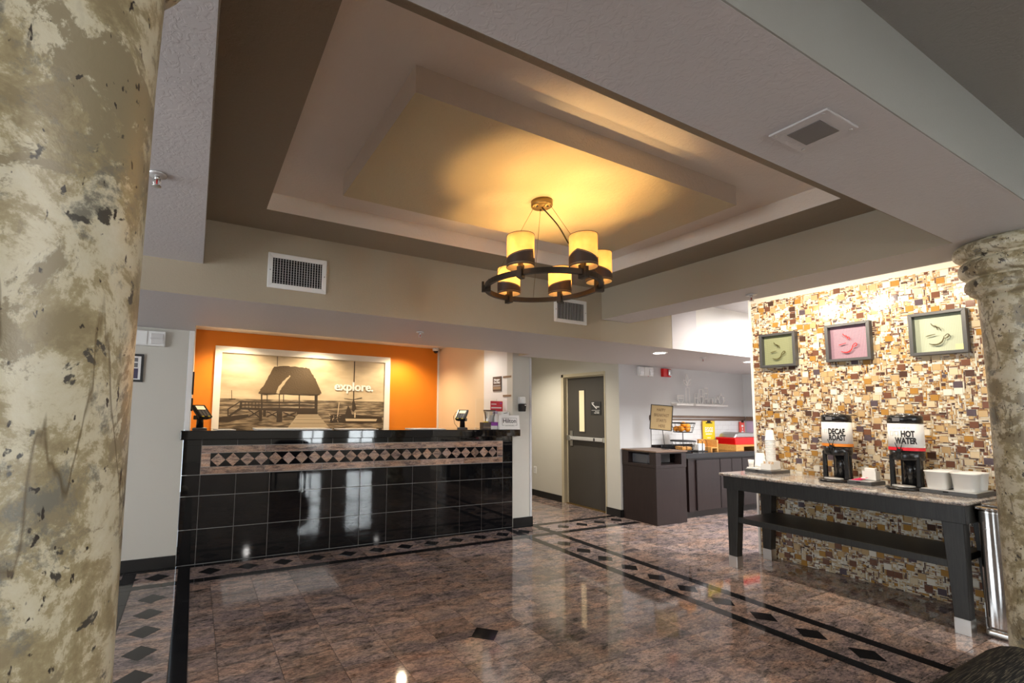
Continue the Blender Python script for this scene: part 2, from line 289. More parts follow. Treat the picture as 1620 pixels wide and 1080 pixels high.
# ------------------------------------------------------------------ mesh helpers
class MB:
    def __init__(s): s.bm = bmesh.new(); s.mi = 0
    def _set(s, faces):
        for f in faces: f.material_index = s.mi
        return s
    def box(s, x0, x1, y0, y1, z0, z1):
        v = [s.bm.verts.new(p) for p in ((x0, y0, z0), (x1, y0, z0), (x1, y1, z0), (x0, y1, z0), (x0, y0, z1), (x1, y0, z1), (x1, y1, z1), (x0, y1, z1))]
        return s._set([s.bm.faces.new([v[i] for i in q]) for q in ((3, 2, 1, 0), (4, 5, 6, 7), (0, 1, 5, 4), (1, 2, 6, 5), (2, 3, 7, 6), (3, 0, 4, 7))])
    def taper(s, x0, x1, y0, y1, z0, X0, X1, Y0, Y1, z1):
        v = [s.bm.verts.new(p) for p in ((x0, y0, z0), (x1, y0, z0), (x1, y1, z0), (x0, y1, z0), (X0, Y0, z1), (X1, Y0, z1), (X1, Y1, z1), (X0, Y1, z1))]
        return s._set([s.bm.faces.new([v[i] for i in q]) for q in ((3, 2, 1, 0), (4, 5, 6, 7), (0, 1, 5, 4), (1, 2, 6, 5), (2, 3, 7, 6), (3, 0, 4, 7))])
    def prism(s, pts, a, b, axis='y'):
        """polygon pts in the plane across axis, extruded from a to b"""
        f = {'y': lambda p, t: (p[0], t, p[1]), 'x': lambda p, t: (t, p[0], p[1]), 'z': lambda p, t: (p[0], p[1], t)}[axis]
        A = [s.bm.verts.new(f(p, a)) for p in pts]; B = [s.bm.verts.new(f(p, b)) for p in pts]
        n = len(pts); fs = [s.bm.faces.new(A[::-1]), s.bm.faces.new(B)]
        for i in range(n): fs.append(s.bm.faces.new((A[i], A[(i+1) % n], B[(i+1) % n], B[i])))
        return s._set(fs)
    def lathe(s, prof, cx=0, cy=0, n=32, cap=True, a0=0, a1=2*PI, sx=1, sy=1):
        full = abs(a1-a0-2*PI) < 1e-6; k = n if full else n+1
        rings = [[s.bm.verts.new((cx+r*sx*math.cos(a0+(a1-a0)*i/n), cy+r*sy*math.sin(a0+(a1-a0)*i/n), z)) for i in range(k)] for r, z in prof]
        fs = []
        for a, b in zip(rings, rings[1:]):
            for i in range(n if full else n): fs.append(s.bm.faces.new((a[i], a[(i+1) % k], b[(i+1) % k], b[i])))
        for f in fs: f.smooth = True
        if cap and full:
            fs.append(s.bm.faces.new(rings[0][::-1])); fs.append(s.bm.faces.new(rings[-1]))
        return s._set(fs)
    def cyl(s, c, r, z0, z1, n=24): return s.lathe([(r, z0), (r, z1)], c[0], c[1], n)
    def tube(s, pts, r, n=8, closed=False):
        P = [Vector(p) for p in pts]; N = len(P); rings = []
        prev = None
        for i, p in enumerate(P):
            if closed: t = (P[(i+1) % N]-P[i-1]).normalized()
            else: t = (P[min(i+1, N-1)]-P[max(i-1, 0)]).normalized()
            if prev is None:
                a = Vector((0, 0, 1)) if abs(t.z) < 0.9 else Vector((1, 0, 0)); u = t.cross(a).normalized()
            else: u = (prev-t*prev.dot(t)).normalized()
            prev = u; w = t.cross(u)
            rings.append([s.bm.verts.new(p+r*(math.cos(2*PI*k/n)*u+math.sin(2*PI*k/n)*w)) for k in range(n)])
        fs = []
        for i in range(N if closed else N-1):
            a, b = rings[i], rings[(i+1) % N]
            for k in range(n):
                f = s.bm.faces.new((a[k], a[(k+1) % n], b[(k+1) % n], b[k])); f.smooth = True; fs.append(f)
        if not closed: fs += [s.bm.faces.new(rings[0][::-1]), s.bm.faces.new(rings[-1])]
        return s._set(fs)
    def sphere(s, c, r, n=16, sz=1.0):
        st = len(s.bm.faces)
        g = bmesh.ops.create_uvsphere(s.bm, u_segments=n, v_segments=max(8, n//2), radius=r)
        for v in g['verts']: v.co = Vector((v.co.x, v.co.y, v.co.z*sz))+Vector(c)
        for v in g['verts']:
            for f in v.link_faces: f.smooth = True; f.material_index = s.mi
        return s
    def frame(s, x0, x1, z0, z1, w, y0, y1, axis='y'):
        """a picture-frame ring of four mitred bars"""
        o = [(x0, z0), (x1, z0), (x1, z1), (x0, z1)]; i = [(x0+w, z0+w), (x1-w, z0+w), (x1-w, z1-w), (x0+w, z1-w)]
        for k in range(4): s.prism([o[k], o[(k+1) % 4], i[(k+1) % 4], i[k]], y0, y1, axis)
        return s
def obj(name, mb, mats, parent=None, org=(0, 0, 0), loc=None, bevel=0, kind=None, smooth=False, seg=2):
    me = bpy.data.meshes.new(name)
    if org != (0, 0, 0): bmesh.ops.translate(mb.bm, verts=mb.bm.verts, vec=(-org[0], -org[1], -org[2]))
    bmesh.ops.recalc_face_normals(mb.bm, faces=mb.bm.faces)
    mb.bm.to_mesh(me); mb.bm.free()
    for m in (mats if isinstance(mats, (list, tuple)) else [mats]): me.materials.append(M[m] if isinstance(m, str) else m)
    o = bpy.data.objects.new(name, me); COL.objects.link(o)
    if parent: o.parent = parent
    elif loc is None and org != (0, 0, 0): o.location = org
    if loc is not None: o.location = loc
    if kind: o['kind'] = kind
    if bevel:
        b = o.modifiers.new('bevel', 'BEVEL'); b.width = bevel; b.segments = seg; b.limit_method = 'ANGLE'; b.angle_limit = R(40)
    return o
def thing(name, label, cat, loc=(0, 0, 0), group=None, rz=0):
    o = bpy.data.objects.new(name, None); COL.objects.link(o); o.location = loc; o.rotation_euler = (0, 0, rz)
    o.empty_display_size = 0.05
    o['label'] = label; o['category'] = cat
    if group: o['group'] = group
    return o
def tag(o, label, cat, group=None):
    o['label'] = label; o['category'] = cat
    if group: o['group'] = group
    return o
def struct(name, mb, mats, parent=None, bevel=0, label=None):
    o = obj(name, mb, mats, parent, bevel=bevel)
    if not parent: o['kind'] = 'structure'
    if label: o['label'] = label
    return o
def box(*a): return MB().box(*a)
_dg = None
def text(body, size, loc, parent, m, face='-y', ext=0.0006, sx=1.0, align='CENTER', name='lettering', bold=0.0, mapf=None, org=None):
    """flat lettering; face '-y' or '-x' is the way it looks; loc is in the parent's space"""
    cu = bpy.data.curves.new('t', 'FONT'); cu.body = body; cu.size = size; cu.align_x = align; cu.extrude = ext; cu.offset = bold
    cu.resolution_u = 3; cu.space_line = 0.95
    t = bpy.data.objects.new('t', cu); COL.objects.link(t)
    bpy.context.view_layer.update()
    me = bpy.data.meshes.new_from_object(t.evaluated_get(bpy.context.evaluated_depsgraph_get()))
    bpy.data.objects.remove(t); bpy.data.curves.remove(cu)
    for v in me.vertices:
        x, y, z = v.co.x*sx, v.co.y, v.co.z
        if mapf: v.co = mapf(x, y, z)
        elif face == '-y': v.co = (x, -z, y)
        elif face == '-x': v.co = (-z, -x, y)
        elif face == 'z': v.co = (x, y, z)
    me.materials.clear(); me.materials.append(M[m])
    o = bpy.data.objects.new(name, me); COL.objects.link(o); o.parent = parent; o.location = loc
    return o

# ------------------------------------------------------------------ key planes (metres)
YC = 4.92; YF = 3.34; ZS = 2.155; ZC = 2.37; ZR = 2.67; XB = 3.57; XB2 = 3.96; XM = 5.37
YN0 = 0.59; YN1 = 0.92; YW = 4.76; XD = 5.40; YO = 7.0; ZO = 2.49

# ------------------------------------------------------------------ floor
floor = struct('floor', MB().box(-4.2, 8.6, -4.2, 9.2, -0.10, -0.004), 'floor_grout')
# plain stone slab beyond the area where single tiles can be told apart
def slab(x0, x1, y0, y1):
    return obj('stone_slab', MB().box(x0, x1, y0, y1, -0.006, 0.0), 'granite', floor)
mesh_cache = {}
def piece(name, m, w, d, x, y, z=0.0, h=0.006, rot=0, parent=None, vertical=False):
    """one stone piece, sharing its mesh with every piece of the same size"""
    key = (name, m, round(w, 4), round(d, 4), round(h, 4), rot, vertical)
    if key not in mesh_cache:
        mb = MB()
        if rot: mb.prism([(-w/2, 0), (0, -d/2), (w/2, 0), (0, d/2)], 0 if vertical else -h, h if vertical else 0, 'y' if vertical else 'z')
        elif vertical: mb.box(-w/2, w/2, 0, h, -d/2, d/2)
        else: mb.box(-w/2, w/2, -d/2, d/2, -h, 0)
        me = bpy.data.meshes.new(name); bmesh.ops.recalc_face_normals(mb.bm, faces=mb.bm.faces); mb.bm.to_mesh(me); mb.bm.free(); me.materials.append(M[m]); mesh_cache[key] = me
    o = bpy.data.objects.new(name, mesh_cache[key]); COL.objects.link(o); o.parent = parent or floor; o.location = (x, y, z)
    return o
G = 0.003
PX, PY = 0.314, 0.293
x_lines = [0.04]+[0.19+PX*k for k in range(11)]+[3.49]
y_lines = [4.43]+[2.665+PY*k for k in range(5, -7, -1)]
for i in range(len(x_lines)-1):
    for j in range(len(y_lines)-1):
        x0, x1, y1, y0 = x_lines[i], x_lines[i+1], y_lines[j], y_lines[j+1]
        piece('floor_tile', 'granite', round(x1-x0-G, 4), round(y1-y0-G, 4), (x0+x1)/2, (y0+y1)/2)
piece('diamond_tile', 'black_floor', 0.21, 0.20, 1.76, 2.665, 0.0012, 0.004, 1)
# right of the border, towards the table
xr = [4.0+PX*k for k in range(5)]; yr = [4.43]+[4.137-PY*k for k in range(12)]
for i in range(4):
    for j in range(len(yr)-1):
        piece('floor_tile', 'granite', PX-G, round(yr[j]-yr[j+1]-G, 4), (xr[i]+xr[i+1])/2, (yr[j]+yr[j+1])/2)
# borders : black strips cut to tile length, stone between, black diamonds
def strip(x0, x1, y0, y1, pitch, along, m='black_floor', name='border_tile'):
    L = (x1-x0) if along == 'x' else (y1-y0); n = max(1, round(L/pitch)); s = L/n
    for k in range(n):
        if along == 'x': piece(name, m, round(s-G, 4), round(y1-y0-G, 4), x0+s*(k+0.5), (y0+y1)/2)
        else: piece(name, m, round(x1-x0-G, 4), round(s-G, 4), (x0+x1)/2, y0+s*(k+0.5))
YE = 0.9
strip(-1.4, 5.40, 4.845, 4.93, PX, 'x')
strip(-1.4, 5.40, 4.43, 4.52, PX, 'x')
strip(-1.4, -0.47, 4.52, 4.845, PX, 'x', 'granite', 'floor_tile'); strip(-0.37, -0.055, 4.52, 4.845, PX, 'x', 'granite', 'floor_tile'); strip(0.04, 3.49, 4.52, 4.845, PX, 'x', 'granite', 'floor_tile')
strip(3.585, 3.91, 4.52, 4.845, PX, 'x', 'granite', 'floor_tile'); strip(4.005, 5.40, 4.52, 4.845, PX, 'x', 'granite', 'floor_tile')
for xa, xb in ((-0.47, -0.37), (-0.055, 0.04), (3.49, 3.585), (3.91, 4.005)):
    strip(xa, xb, 4.52, 4.845, PY, 'y'); strip(xa, xb, YE, 4.43, PY, 'y')
strip(-0.37, -0.055, YE, 4.43, PY, 'y', 'granite', 'floor_tile'); strip(3.585, 3.91, YE, 4.43, PY, 'y', 'granite', 'floor_tile')
for k in range(-5, 17): piece('diamond_tile', 'black_floor', 0.19, 0.185, 0.196+0.3135*k-(0.09 if k == -1 else 0), 4.68, 0.0012, 0.004, 1)
for k in range(9): piece('diamond_tile', 'black_floor', 0.185, 0.19, -0.212, 4.19-0.292*k, 0.0012, 0.004, 1)
for k in range(10): piece('diamond_tile', 'black_floor', 0.185, 0.19, 3.735, 4.085-0.2915*k, 0.0012, 0.004, 1)
slab(-1.4, -0.472, YE, 4.43); slab(-4.2, -1.4, YE, 4.92); slab(-4.2, 8.6, -4.2, YE-0.002); slab(5.258, 8.6, 0.9, 4.43); slab(5.402, 8.6, 4.43, 4.76)
slab(3.8, 5.46, 4.932, 9.2); slab(-0.1, 3.66, 5.6, 7.05)

# ------------------------------------------------------------------ ceiling and walls
c = MB().box(-4.2, 0.0, YN1, YF, ZC, 2.9)                             # left bay
struct('ceiling_beam', c, 'ceil')
struct('ceiling_beam', MB().box(-4.2, 8.6, YN0, YN1, ZC, 2.9), 'ceil')
b = MB().box(XB, XB2, YN1, YF, ZC, 2.9)
for f in b.bm.faces: f.material_index = 0 if abs(f.normal.z) > 0.5 or f.calc_center_median().z < ZC+0.01 else 1
struct('ceiling_beam', b, ['ceil', 'tan'])
# face of the near beam towards the lobby and of the left bay are painted taupe
struct('trim_1', MB().box(0.0, XB, YN1, YN1+0.004, ZC+0.001, ZR), 'ring')
struct('trim_2', MB().box(0.0, 0.004, YN1, YF, ZC+0.001, ZR), 'ring')
# soffit over the counter with its tan fascia
b = MB().box(-4.2, 8.6, YF, 4.57, ZS, 2.9); b.box(-4.2, -0.03, 4.57, YC+0.1, ZS, 2.9); b.box(3.66, 8.6, 4.57, 4.80, ZS, 2.9)
bmesh.ops.recalc_face_normals(b.bm, faces=b.bm.faces)
for f in b.bm.faces: f.material_index = 0 if f.normal.z < -0.5 else 1
struct('ceiling_soffit', b, ['ceil', 'tan'])
# taupe ring of the coffer, recess above it, hung centre panel
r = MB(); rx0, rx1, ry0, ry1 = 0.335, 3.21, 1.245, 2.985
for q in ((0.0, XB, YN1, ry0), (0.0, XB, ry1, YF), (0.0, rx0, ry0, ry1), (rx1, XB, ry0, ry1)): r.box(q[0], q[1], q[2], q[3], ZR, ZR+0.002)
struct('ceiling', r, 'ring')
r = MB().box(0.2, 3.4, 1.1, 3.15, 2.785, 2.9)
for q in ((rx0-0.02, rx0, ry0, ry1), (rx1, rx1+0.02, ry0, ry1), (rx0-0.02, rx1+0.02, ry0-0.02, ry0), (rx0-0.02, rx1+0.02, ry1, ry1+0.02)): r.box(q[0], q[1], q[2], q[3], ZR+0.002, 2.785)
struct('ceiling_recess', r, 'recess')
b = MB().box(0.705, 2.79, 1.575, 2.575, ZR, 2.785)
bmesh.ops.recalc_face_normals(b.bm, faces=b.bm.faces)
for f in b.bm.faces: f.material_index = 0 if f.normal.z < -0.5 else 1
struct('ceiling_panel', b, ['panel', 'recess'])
struct('ceiling_bay', MB().box(XB2, 8.6, YN1, YF, 2.70, 2.9), 'ceil')
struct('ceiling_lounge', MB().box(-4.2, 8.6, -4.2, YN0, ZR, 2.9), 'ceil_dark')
struct('trim_3', MB().box(-4.2, 8.6, YN0-0.004, YN0, ZC+0.001, ZR), 'greige')
struct('ceiling_office', MB().box(-0.2, 3.8, 4.57, 7.1, ZO, 2.9), 'white')
struct('ceiling_corridor', MB().box(3.78, 5.6, 4.80, 9.2, ZO, 2.9), 'white')
# walls
struct('wall_left', MB().box(-4.2, -0.08, YC, YC+0.10, 0, ZS), 'cream')
struct('wall_office_left', MB().box(-0.078, -0.034, YC+0.565, YO, 0, ZO).box(-0.078, -0.034, YC, YC+0.565, 1.226, ZO), 'white')
struct('wall_office_back', MB().box(-0.1, 3.8, YO, YO+0.1, 0, ZO), 'orange')
struct('wall_office_right', MB().box(3.66, 3.80, 5.6, YO, 0, ZO), 'peach')  # rear stretch of the side wall, more peach than the front one
struct('wall_office_end', MB().box(3.66, 3.80, YC+0.12, 5.6, 0, ZO), 'white')
struct('wall_stub', MB().box(3.655, 3.955, YC, YC+0.12, 0, ZS+0.2), 'cream')
struct('trim_7', MB().box(4.62, 5.04, YF-0.003, YF, ZS+0.001, 2.70), 'lilac_white'); struct('trim_8', MB().box(5.04, 8.38, YF-0.003, YF, ZS+0.001, 2.70), 'white')  # thin facings that turn the fascia lilac-white, then white
struct('trim_4', MB().box(3.925, 3.96, YC-0.006, YC+0.126, 0, ZS), 'grey', bevel=0.004)
struct('trim_5', MB().box(3.635, 3.66, YO-0.02, YO, 0.0, ZO), 'white')
# corridor wall with the door opening
w = MB().box(XD, XD+0.16, YW, 5.02, 0, ZO); w.box(XD, XD+0.16, 5.93, 9.2, 0, ZO); w.box(XD, XD+0.16, 5.02, 5.93, 2.068, ZO)
struct('wall_corridor', w, 'cream')
struct('wall_corridor_end', MB().box(3.8, 5.6, 9.1, 9.2, 0, ZO), 'cream')
struct('wall_corridor_left', MB().box(3.80, 3.82, YC+0.12, 9.1, 0, ZO), 'cream')
struct('wall_stairwell', MB().box(6.4, 6.45, 4.87, 6.6, 0, ZO), 'cream')
struct('wall_breakfast', MB().box(XD+0.16, 8.6, YW, YW+0.1, 0, ZS+0.1).box(XD, XD+0.16, YW-0.001, YW, 0, ZS), 'grey')
struct('wall_far_right', MB().box(8.385, 8.6, -4.2, YW, 0, 2.7), 'grey')
struct('wall_side', MB().box(-4.3, -4.2, 0.2, 3.2, 2.3, 2.9).box(-4.3, -4.2, -4.2, 0.1, 0, 2.9).box(-4.3, -4.2, 3.1, YC+0.1, 0, 2.9).box(-4.3, -4.2, 0.1, 3.1, 0, 0.5), 'cream')
bw = MB().box(-4.2, 8.6, -4.3, -4.2, 0, 0.4).box(-4.2, 8.6, -4.3, -4.2, 2.2, 2.9)
for x0, x1 in ((-4.2, 2.8), (3.5, 4.2), (5.1, 8.6)): bw.box(x0, x1, -4.3, -4.2, 0.4, 2.2)
struct('wall_back', bw, 'cream')
for k, (x0, x1) in enumerate(((2.8, 3.5), (4.2, 5.1))):
    wf = struct('window_%d' % (k+1), MB().frame(x0, x1, 0.4, 2.2, 0.05, -4.28, -4.2), 'white')
    mb = MB().box((x0+x1)/2-0.02, (x0+x1)/2+0.02, -4.26, -4.22, 0.45, 2.15); mb.box(x0+0.05, x1-0.05, -4.26, -4.22, 1.3, 1.34); obj('muntin', mb, 'white', wf)
    obj('pane', MB().box(x0+0.05, x1-0.05, -4.245, -4.235, 0.45, 2.15), 'glass', wf)
# black skirting
struct('baseboard_left', MB().box(-4.2, -0.082, YC-0.012, YC, 0, 0.105), 'base', bevel=0.003)
struct('baseboard_stub', MB().box(3.66, 3.965, YC-0.014, YC-0.006, 0, 0.11).box(3.955, 3.965, YC-0.014, YC+0.126, 0, 0.11), 'base')
struct('baseboard_corridor', MB().box(XD-0.012, XD, 5.935, 9.1, 0, 0.105), 'base', bevel=0.003)
struct('baseboard_corner', MB().box(XD-0.012, XD, YW-0.012, 5.015, 0, 0.105).box(XD-0.012, 5.6, YW-0.013, YW, 0, 0.105), 'base')

# ------------------------------------------------------------------ door
door = struct('door_1', MB().box(XD+0.075, XD+0.12, 5.03, 5.875, 0.012, 2.03), 'door')
fr = MB().box(XD-0.012, XD+0.06, 5.878, 5.932, 0, 2.07); fr.box(XD+0.06, XD+0.13, 5.862, 5.93, 0, 2.07)
fr.box(XD-0.012, XD+0.06, 5.02, 5.932, 2.022, 2.072); fr.box(XD+0.06, XD+0.13, 5.02, 5.93, 2.01, 2.07); fr.box(XD-0.008, XD+0.13, 5.005, 5.03, 0, 2.07)
obj('door_frame', fr, 'doorframe', door, bevel=0.003)
fr = MB().frame(5.485, 5.63, 1.14, 1.82, 0.018, XD+0.069, XD+0.0752, 'x'); obj('vision_frame', fr, 'door', door)
obj('pane', MB().box(XD+0.0715, XD+0.0745, 5.503, 5.612, 1.158, 1.802), mat('lit_pane', (0.62, 0.50, 0.32), 0.15, emit=((0.9, 0.7, 0.42), 0.25)), door)
mb = MB().box(XD+0.06, XD+0.074, 5.76, 5.815, 0.92, 1.16); obj('latch_plate', mb, 'steel', door, bevel=0.003)
mb = MB().box(XD+0.012, XD+0.06, 5.07, 5.79, 1.02, 1.075); obj('push_bar', mb, 'chrome_dull', door, bevel=0.008)
mb = MB().box(XD+0.005, XD+0.062, 5.75, 5.835, 1.005, 1.09).box(XD+0.01, XD+0.062, 5.055, 5.10, 1.01, 1.085); obj('bar_bracket', mb, 'steel', door, bevel=0.01)
obj('bar_slot', MB().box(XD+0.0095, XD+0.0125, 5.24, 5.27, 1.025, 1.07), 'matblack', door)
obj('threshold', MB().box(XD+0.03, XD+0.13, 5.03, 5.875, 0.0, 0.012), 'brass', door)
sg = obj('stair_sign', MB().box(XD+0.066, XD+0.0745, 5.165, 5.365, 1.42, 1.625), 'matblack', door, bevel=0.002)
st = MB()
for k in range(5): st.box(XD+0.0645, XD+0.066, 5.335-0.018*k-0.022, 5.335-0.018*k, 1.575-0.015*k, 1.585-0.015*k+0.004)
st.box(XD+0.0645, XD+0.066, 5.185, 5.345, 1.488, 1.492); obj('pictogram', st, 'whiteink', sg)
text('EXIT', 0.024, (XD+0.065, 5.318, 1.594), sg, 'whiteink', '-x', bold=0.0006)
text('Stairs', 0.030, (XD+0.065, 5.225, 1.535), sg, 'whiteink', '-x', bold=0.0006)
text('Fire door\nKeep closed', 0.020, (XD+0.065, 5.195, 1.463), sg, 'whiteink', '-x', align='RIGHT', bold=0.0004)
# move right-aligned lines so they end at the sign's right edge

# ------------------------------------------------------------------ columns
def column(x, y, label, seed):
    t = thing('stone_column', label, 'column', (x, y, 0))
    obj('shaft', MB().lathe([(0.152, 0.0), (0.150, 0.3), (0.148, 1.0), (0.147, 1.5), (0.150, 1.9), (0.154, 2.04), (0.156, 2.09)], n=64), 'stone', t)
    pr = [(0.150, 2.07), (0.164, 2.085), (0.182, 2.10)]
    def torus(z0, z1, r, bulge):
        for k in range(9):
            a = -PI/2+PI*k/8; pr.append((r+bulge*math.cos(a), (z0+z1)/2+(z1-z0)/2*math.sin(a)))
    torus(2.105, 2.175, 0.176, 0.024); torus(2.185, 2.275, 0.186, 0.032); torus(2.285, 2.365, 0.200, 0.034); pr.append((0.2, 2.369))
    obj('capital', MB().lathe(pr, n=64), 'stone', t)
    obj('foot', MB().lathe([(0.20, 0.0), (0.20, 0.05), (0.19, 0.08), (0.165, 0.11), (0.152, 0.13)], n=48), 'stone', t)
    return t
column(-0.225, 0.755, 'large round faux marble column nearest the camera at the left', 0)
column(3.775, 0.742, 'round faux marble column with ringed capital beside the coffee table', 1)

# ------------------------------------------------------------------ reception counter
ctr = thing('reception_counter', 'long reception counter of glossy black tiles with a granite diamond frieze', 'counter', (0, 0, 0))
obj('carcass', MB().box(-0.032, 3.652, YC+0.003, YC+0.45, 0.0, 1.137), 'grout', ctr)
obj('countertop', MB().prism([(-0.102, YC-0.06), (3.735, YC-0.06), (3.735, YC-0.002), (3.652, YC-0.002), (3.652, YC+0.56), (-0.032, YC+0.56), (-0.032, YC-0.002), (-0.102, YC-0.002)], 1.137, 1.222, 'z'), 'black', ctr, bevel=0.006)
vx = [-0.078, 0.078]+[0.078+0.3113*k for k in range(1, 12)]+[3.653]
vz = [0.002, 0.316, 0.617, 0.81]
def ctile(x0, x1, z0, z1, m='black', name='counter_tile', y=YC, h=0.012):
    return piece(name, m, round(x1-x0-0.005, 4), round(z1-z0-0.005, 4), (x0+x1)/2, y, (z0+z1)/2, h, 0, ctr, True)
for i in range(len(vx)-1):
    for j in range(3): ctile(vx[i], vx[i+1], vz[j], vz[j+1])
for i in (0, len(vx)-2): ctile(vx[i], vx[i+1], 0.81, 1.085)
for i in range(len(vx)-1): ctile(vx[i], vx[i+1], 1.079, 1.137)
fx0, fx1 = 0.078, 3.502
n = 6
for k in range(n):
    a, b_ = fx0+(fx1-fx0)*k/n, fx0+(fx1-fx0)*(k+1)/n
    ctile(a, b_, 1.008, 1.079, 'frieze', 'frieze_border'); ctile(a, b_, 0.812, 0.882, 'frieze', 'frieze_border')
ctile(fx0, 0.16, 0.882, 1.008, 'frieze', 'frieze_border'); ctile(3.414, fx1, 0.882, 1.008, 'frieze', 'frieze_border')
obj('frieze_inlay', MB().box(0.16, 3.414, YC+0.001, YC+0.012, 0.882, 1.008), 'black', ctr)
dw = (3.414-0.16)/25
for k in range(25): piece('granite_diamond', 'frieze', dw-0.003, 0.124, 0.16+dw*(k+0.5), YC-0.0012, 0.945, 0.004, 1, ctr, True)

# things on the counter
def terminal(x, y, rz, label):
    t = thing('card_terminal', label, 'card reader', (x, y, 1.2225), 'card terminals on the counter', rz)
    obj('base', MB().lathe([(0.062, 0), (0.062, 0.010), (0.05, 0.018)], n=24, sx=1.1), 'greyplastic', t)
    obj('post', MB().lathe([(0.034, 0.016), (0.030, 0.10), (0.036, 0.13)], n=20, cap=True), 'blackplastic', t)
    obj('mount', MB().box(-0.055, 0.055, -0.045, 0.03, 0.095, 0.135), 'blackplastic', t, bevel=0.006)
    obj('indicator', MB().box(-0.018, 0.018, -0.0465, -0.044, 0.11, 0.119), 'pink', t)
    rot = Matrix.Translation((0, -0.02, 0.165)) @ Matrix.Rotation(R(38), 4, 'X')
    def tb(name, mb, m, par=t, **k):
        bmesh.ops.transform(mb.bm, matrix=rot, verts=mb.bm.verts); return obj(name, mb, m, par, **k)
    body = tb('housing', MB().taper(-0.062, 0.062, -0.085, 0.095, -0.02, -0.070, 0.070, -0.095, 0.10, 0.022), 'blackplastic', bevel=0.010)
    tb('screen', MB().box(-0.042, 0.042, 0.02, 0.075, 0.0215, 0.0235), 'screen', body)
    kp = MB()
    for i in range(3):
        for j in range(4): kp.box(-0.044+0.031*i, -0.020+0.031*i, -0.077+0.022*j, -0.062+0.022*j, 0.021, 0.026)
    tb('keypad', kp, 'greyplastic', body)
    for a_, b_ in ((-0.044, -0.02), (0.018, 0.042)): tb('function_key', MB().box(a_, b_, -0.092, -0.081, 0.021, 0.0255), 'yellow', body)
    obj('cable', MB().tube([(-0.06, 0.06, 0.19), (-0.11, 0.07, 0.21), (-0.14, 0.06, 0.15), (-0.12, 0.05, 0.06), (-0.08, 0.05, 0.012)], 0.003, 6), 'matblack', t)
terminal(0.055, 5.16, R(30), 'black card terminal on a swivel stand at the counter left end')
terminal(3.05, 5.16, R(-48), 'black card terminal on a swivel stand nearer the counter right end')
def sheet(x0, x1, y0, y1, h, label, rz=0):
    o = obj('paper_pad', MB().box(-(x1-x0)/2, (x1-x0)/2, -(y1-y0)/2, (y1-y0)/2, 0, h), 'paper', loc=((x0+x1)/2, (y0+y1)/2, 1.2225), bevel=0.001)
    o.rotation_euler.z = R(rz); tag(o, label, 'paper')
sheet(0.19, 0.36, 4.97, 5.19, 0.004, 'small loose sheet beside the left card terminal', 8)
sheet(0.56, 1.32, 4.94, 5.30, 0.010, 'widest white desk pad on the counter below the roof picture')
sheet(1.42, 1.86, 5.00, 5.24, 0.005, 'flat white sheet on the counter below the pictured boat', 2)
sheet(2.28, 2.70, 4.95, 5.22, 0.007, 'white sheet on the counter in front of orange wall end', -2)
# hotel card, leaflets, bottle and the other small things at the right end
t = thing('counter_sign', 'white counter card lettered in a thin black box', 'sign', (3.578, 4.893, 1.2225))
obj('card', MB().prism([(-0.022, 0), (0.022, 0), (0.004, 0.178), (-0.004, 0.178)], -0.155, 0.155, 'x'), 'paper', t)
ta = math.atan2(0.018, 0.178)
def onc(x, y, z): return Vector((x, -0.0235+math.tan(ta)*y-0.0008-z*0.5, y))
text('Hilton', 0.078, (0, 0, 0.082), t, 'ink', mapf=lambda x, y, z: Vector((x, -0.0235+math.tan(ta)*(y+0.082)-z, y)), sx=1.05, bold=0.0006)
text('HONORS', 0.026, (0, 0, 0.040), t, 'greyink', mapf=lambda x, y, z: Vector((x, -0.0235+math.tan(ta)*(y+0.040)-z, y)), sx=1.3)
fb = MB()
for q in ((-0.115, 0.115, 0.142, 0.145), (-0.115, -0.112, 0.05, 0.145), (0.112, 0.115, 0.05, 0.145), (-0.115, -0.085, 0.05, 0.053), (0.085, 0.115, 0.05, 0.053)):
    y = lambda z: -0.0235+math.tan(ta)*z
    fb.prism([(q[0], 0), (q[1], 0), (q[1], 1), (q[0], 1)], 0, 1)
    v = list(fb.bm.verts)[-8:]
    for p in v:
        z = q[2] if p.co.z < 0.5 else q[3]; p.co = Vector((p.co.x, y(z)-(0.001 if p.co.y < 0.5 else 0.0), z))
obj('box_outline', fb, 'ink', t)
t = thing('leaflet_holder', 'dark leaflet box with small cards beside the counter card', 'holder', (3.275, 4.97, 1.2225))
obj('box', MB().box(-0.06, 0.06, -0.04, 0.04, 0, 0.085), 'signbrown', t, bevel=0.002)
obj('front_strip', MB().box(-0.06, 0.06, -0.042, -0.04, 0.022, 0.03), 'tansign', t)
obj('cards', MB().box(-0.02, 0.03, -0.02, 0.02, 0.085, 0.096), 'yellow', t)
t = thing('drink_pouch', 'silver and violet snack bag standing behind the leaflet box', 'bag', (3.375, 5.03, 1.2225))
obj('bag', MB().prism([(-0.055, 0.0), (0.06, 0.0), (0.075, 0.15), (0.085, 0.235), (-0.085, 0.235), (-0.06, 0.13)], -0.022, 0.022), 'polished', t, bevel=0.012)
obj('top_seal', MB().box(-0.088, 0.088, -0.010, 0.010, 0.228, 0.242), 'signbrown', t)
obj('label_band', MB().box(-0.05, 0.06, -0.0245, -0.022, 0.03, 0.09), 'purple', t)
t = thing('spray_bottle', 'small white bottle with violet label between bag and white card', 'bottle', (3.445, 4.98, 1.2225))
obj('body', MB().lathe([(0.028, 0), (0.030, 0.01), (0.030, 0.15), (0.016, 0.18), (0.014, 0.20)], n=20), 'whiteplastic', t)
obj('cap', MB().lathe([(0.016, 0.195), (0.016, 0.225), (0.012, 0.23)], n=16), 'lilac', t)
obj('label_wrap', MB().lathe([(0.0305, 0.03), (0.0305, 0.09)], n=20, cap=False), 'purple', t)
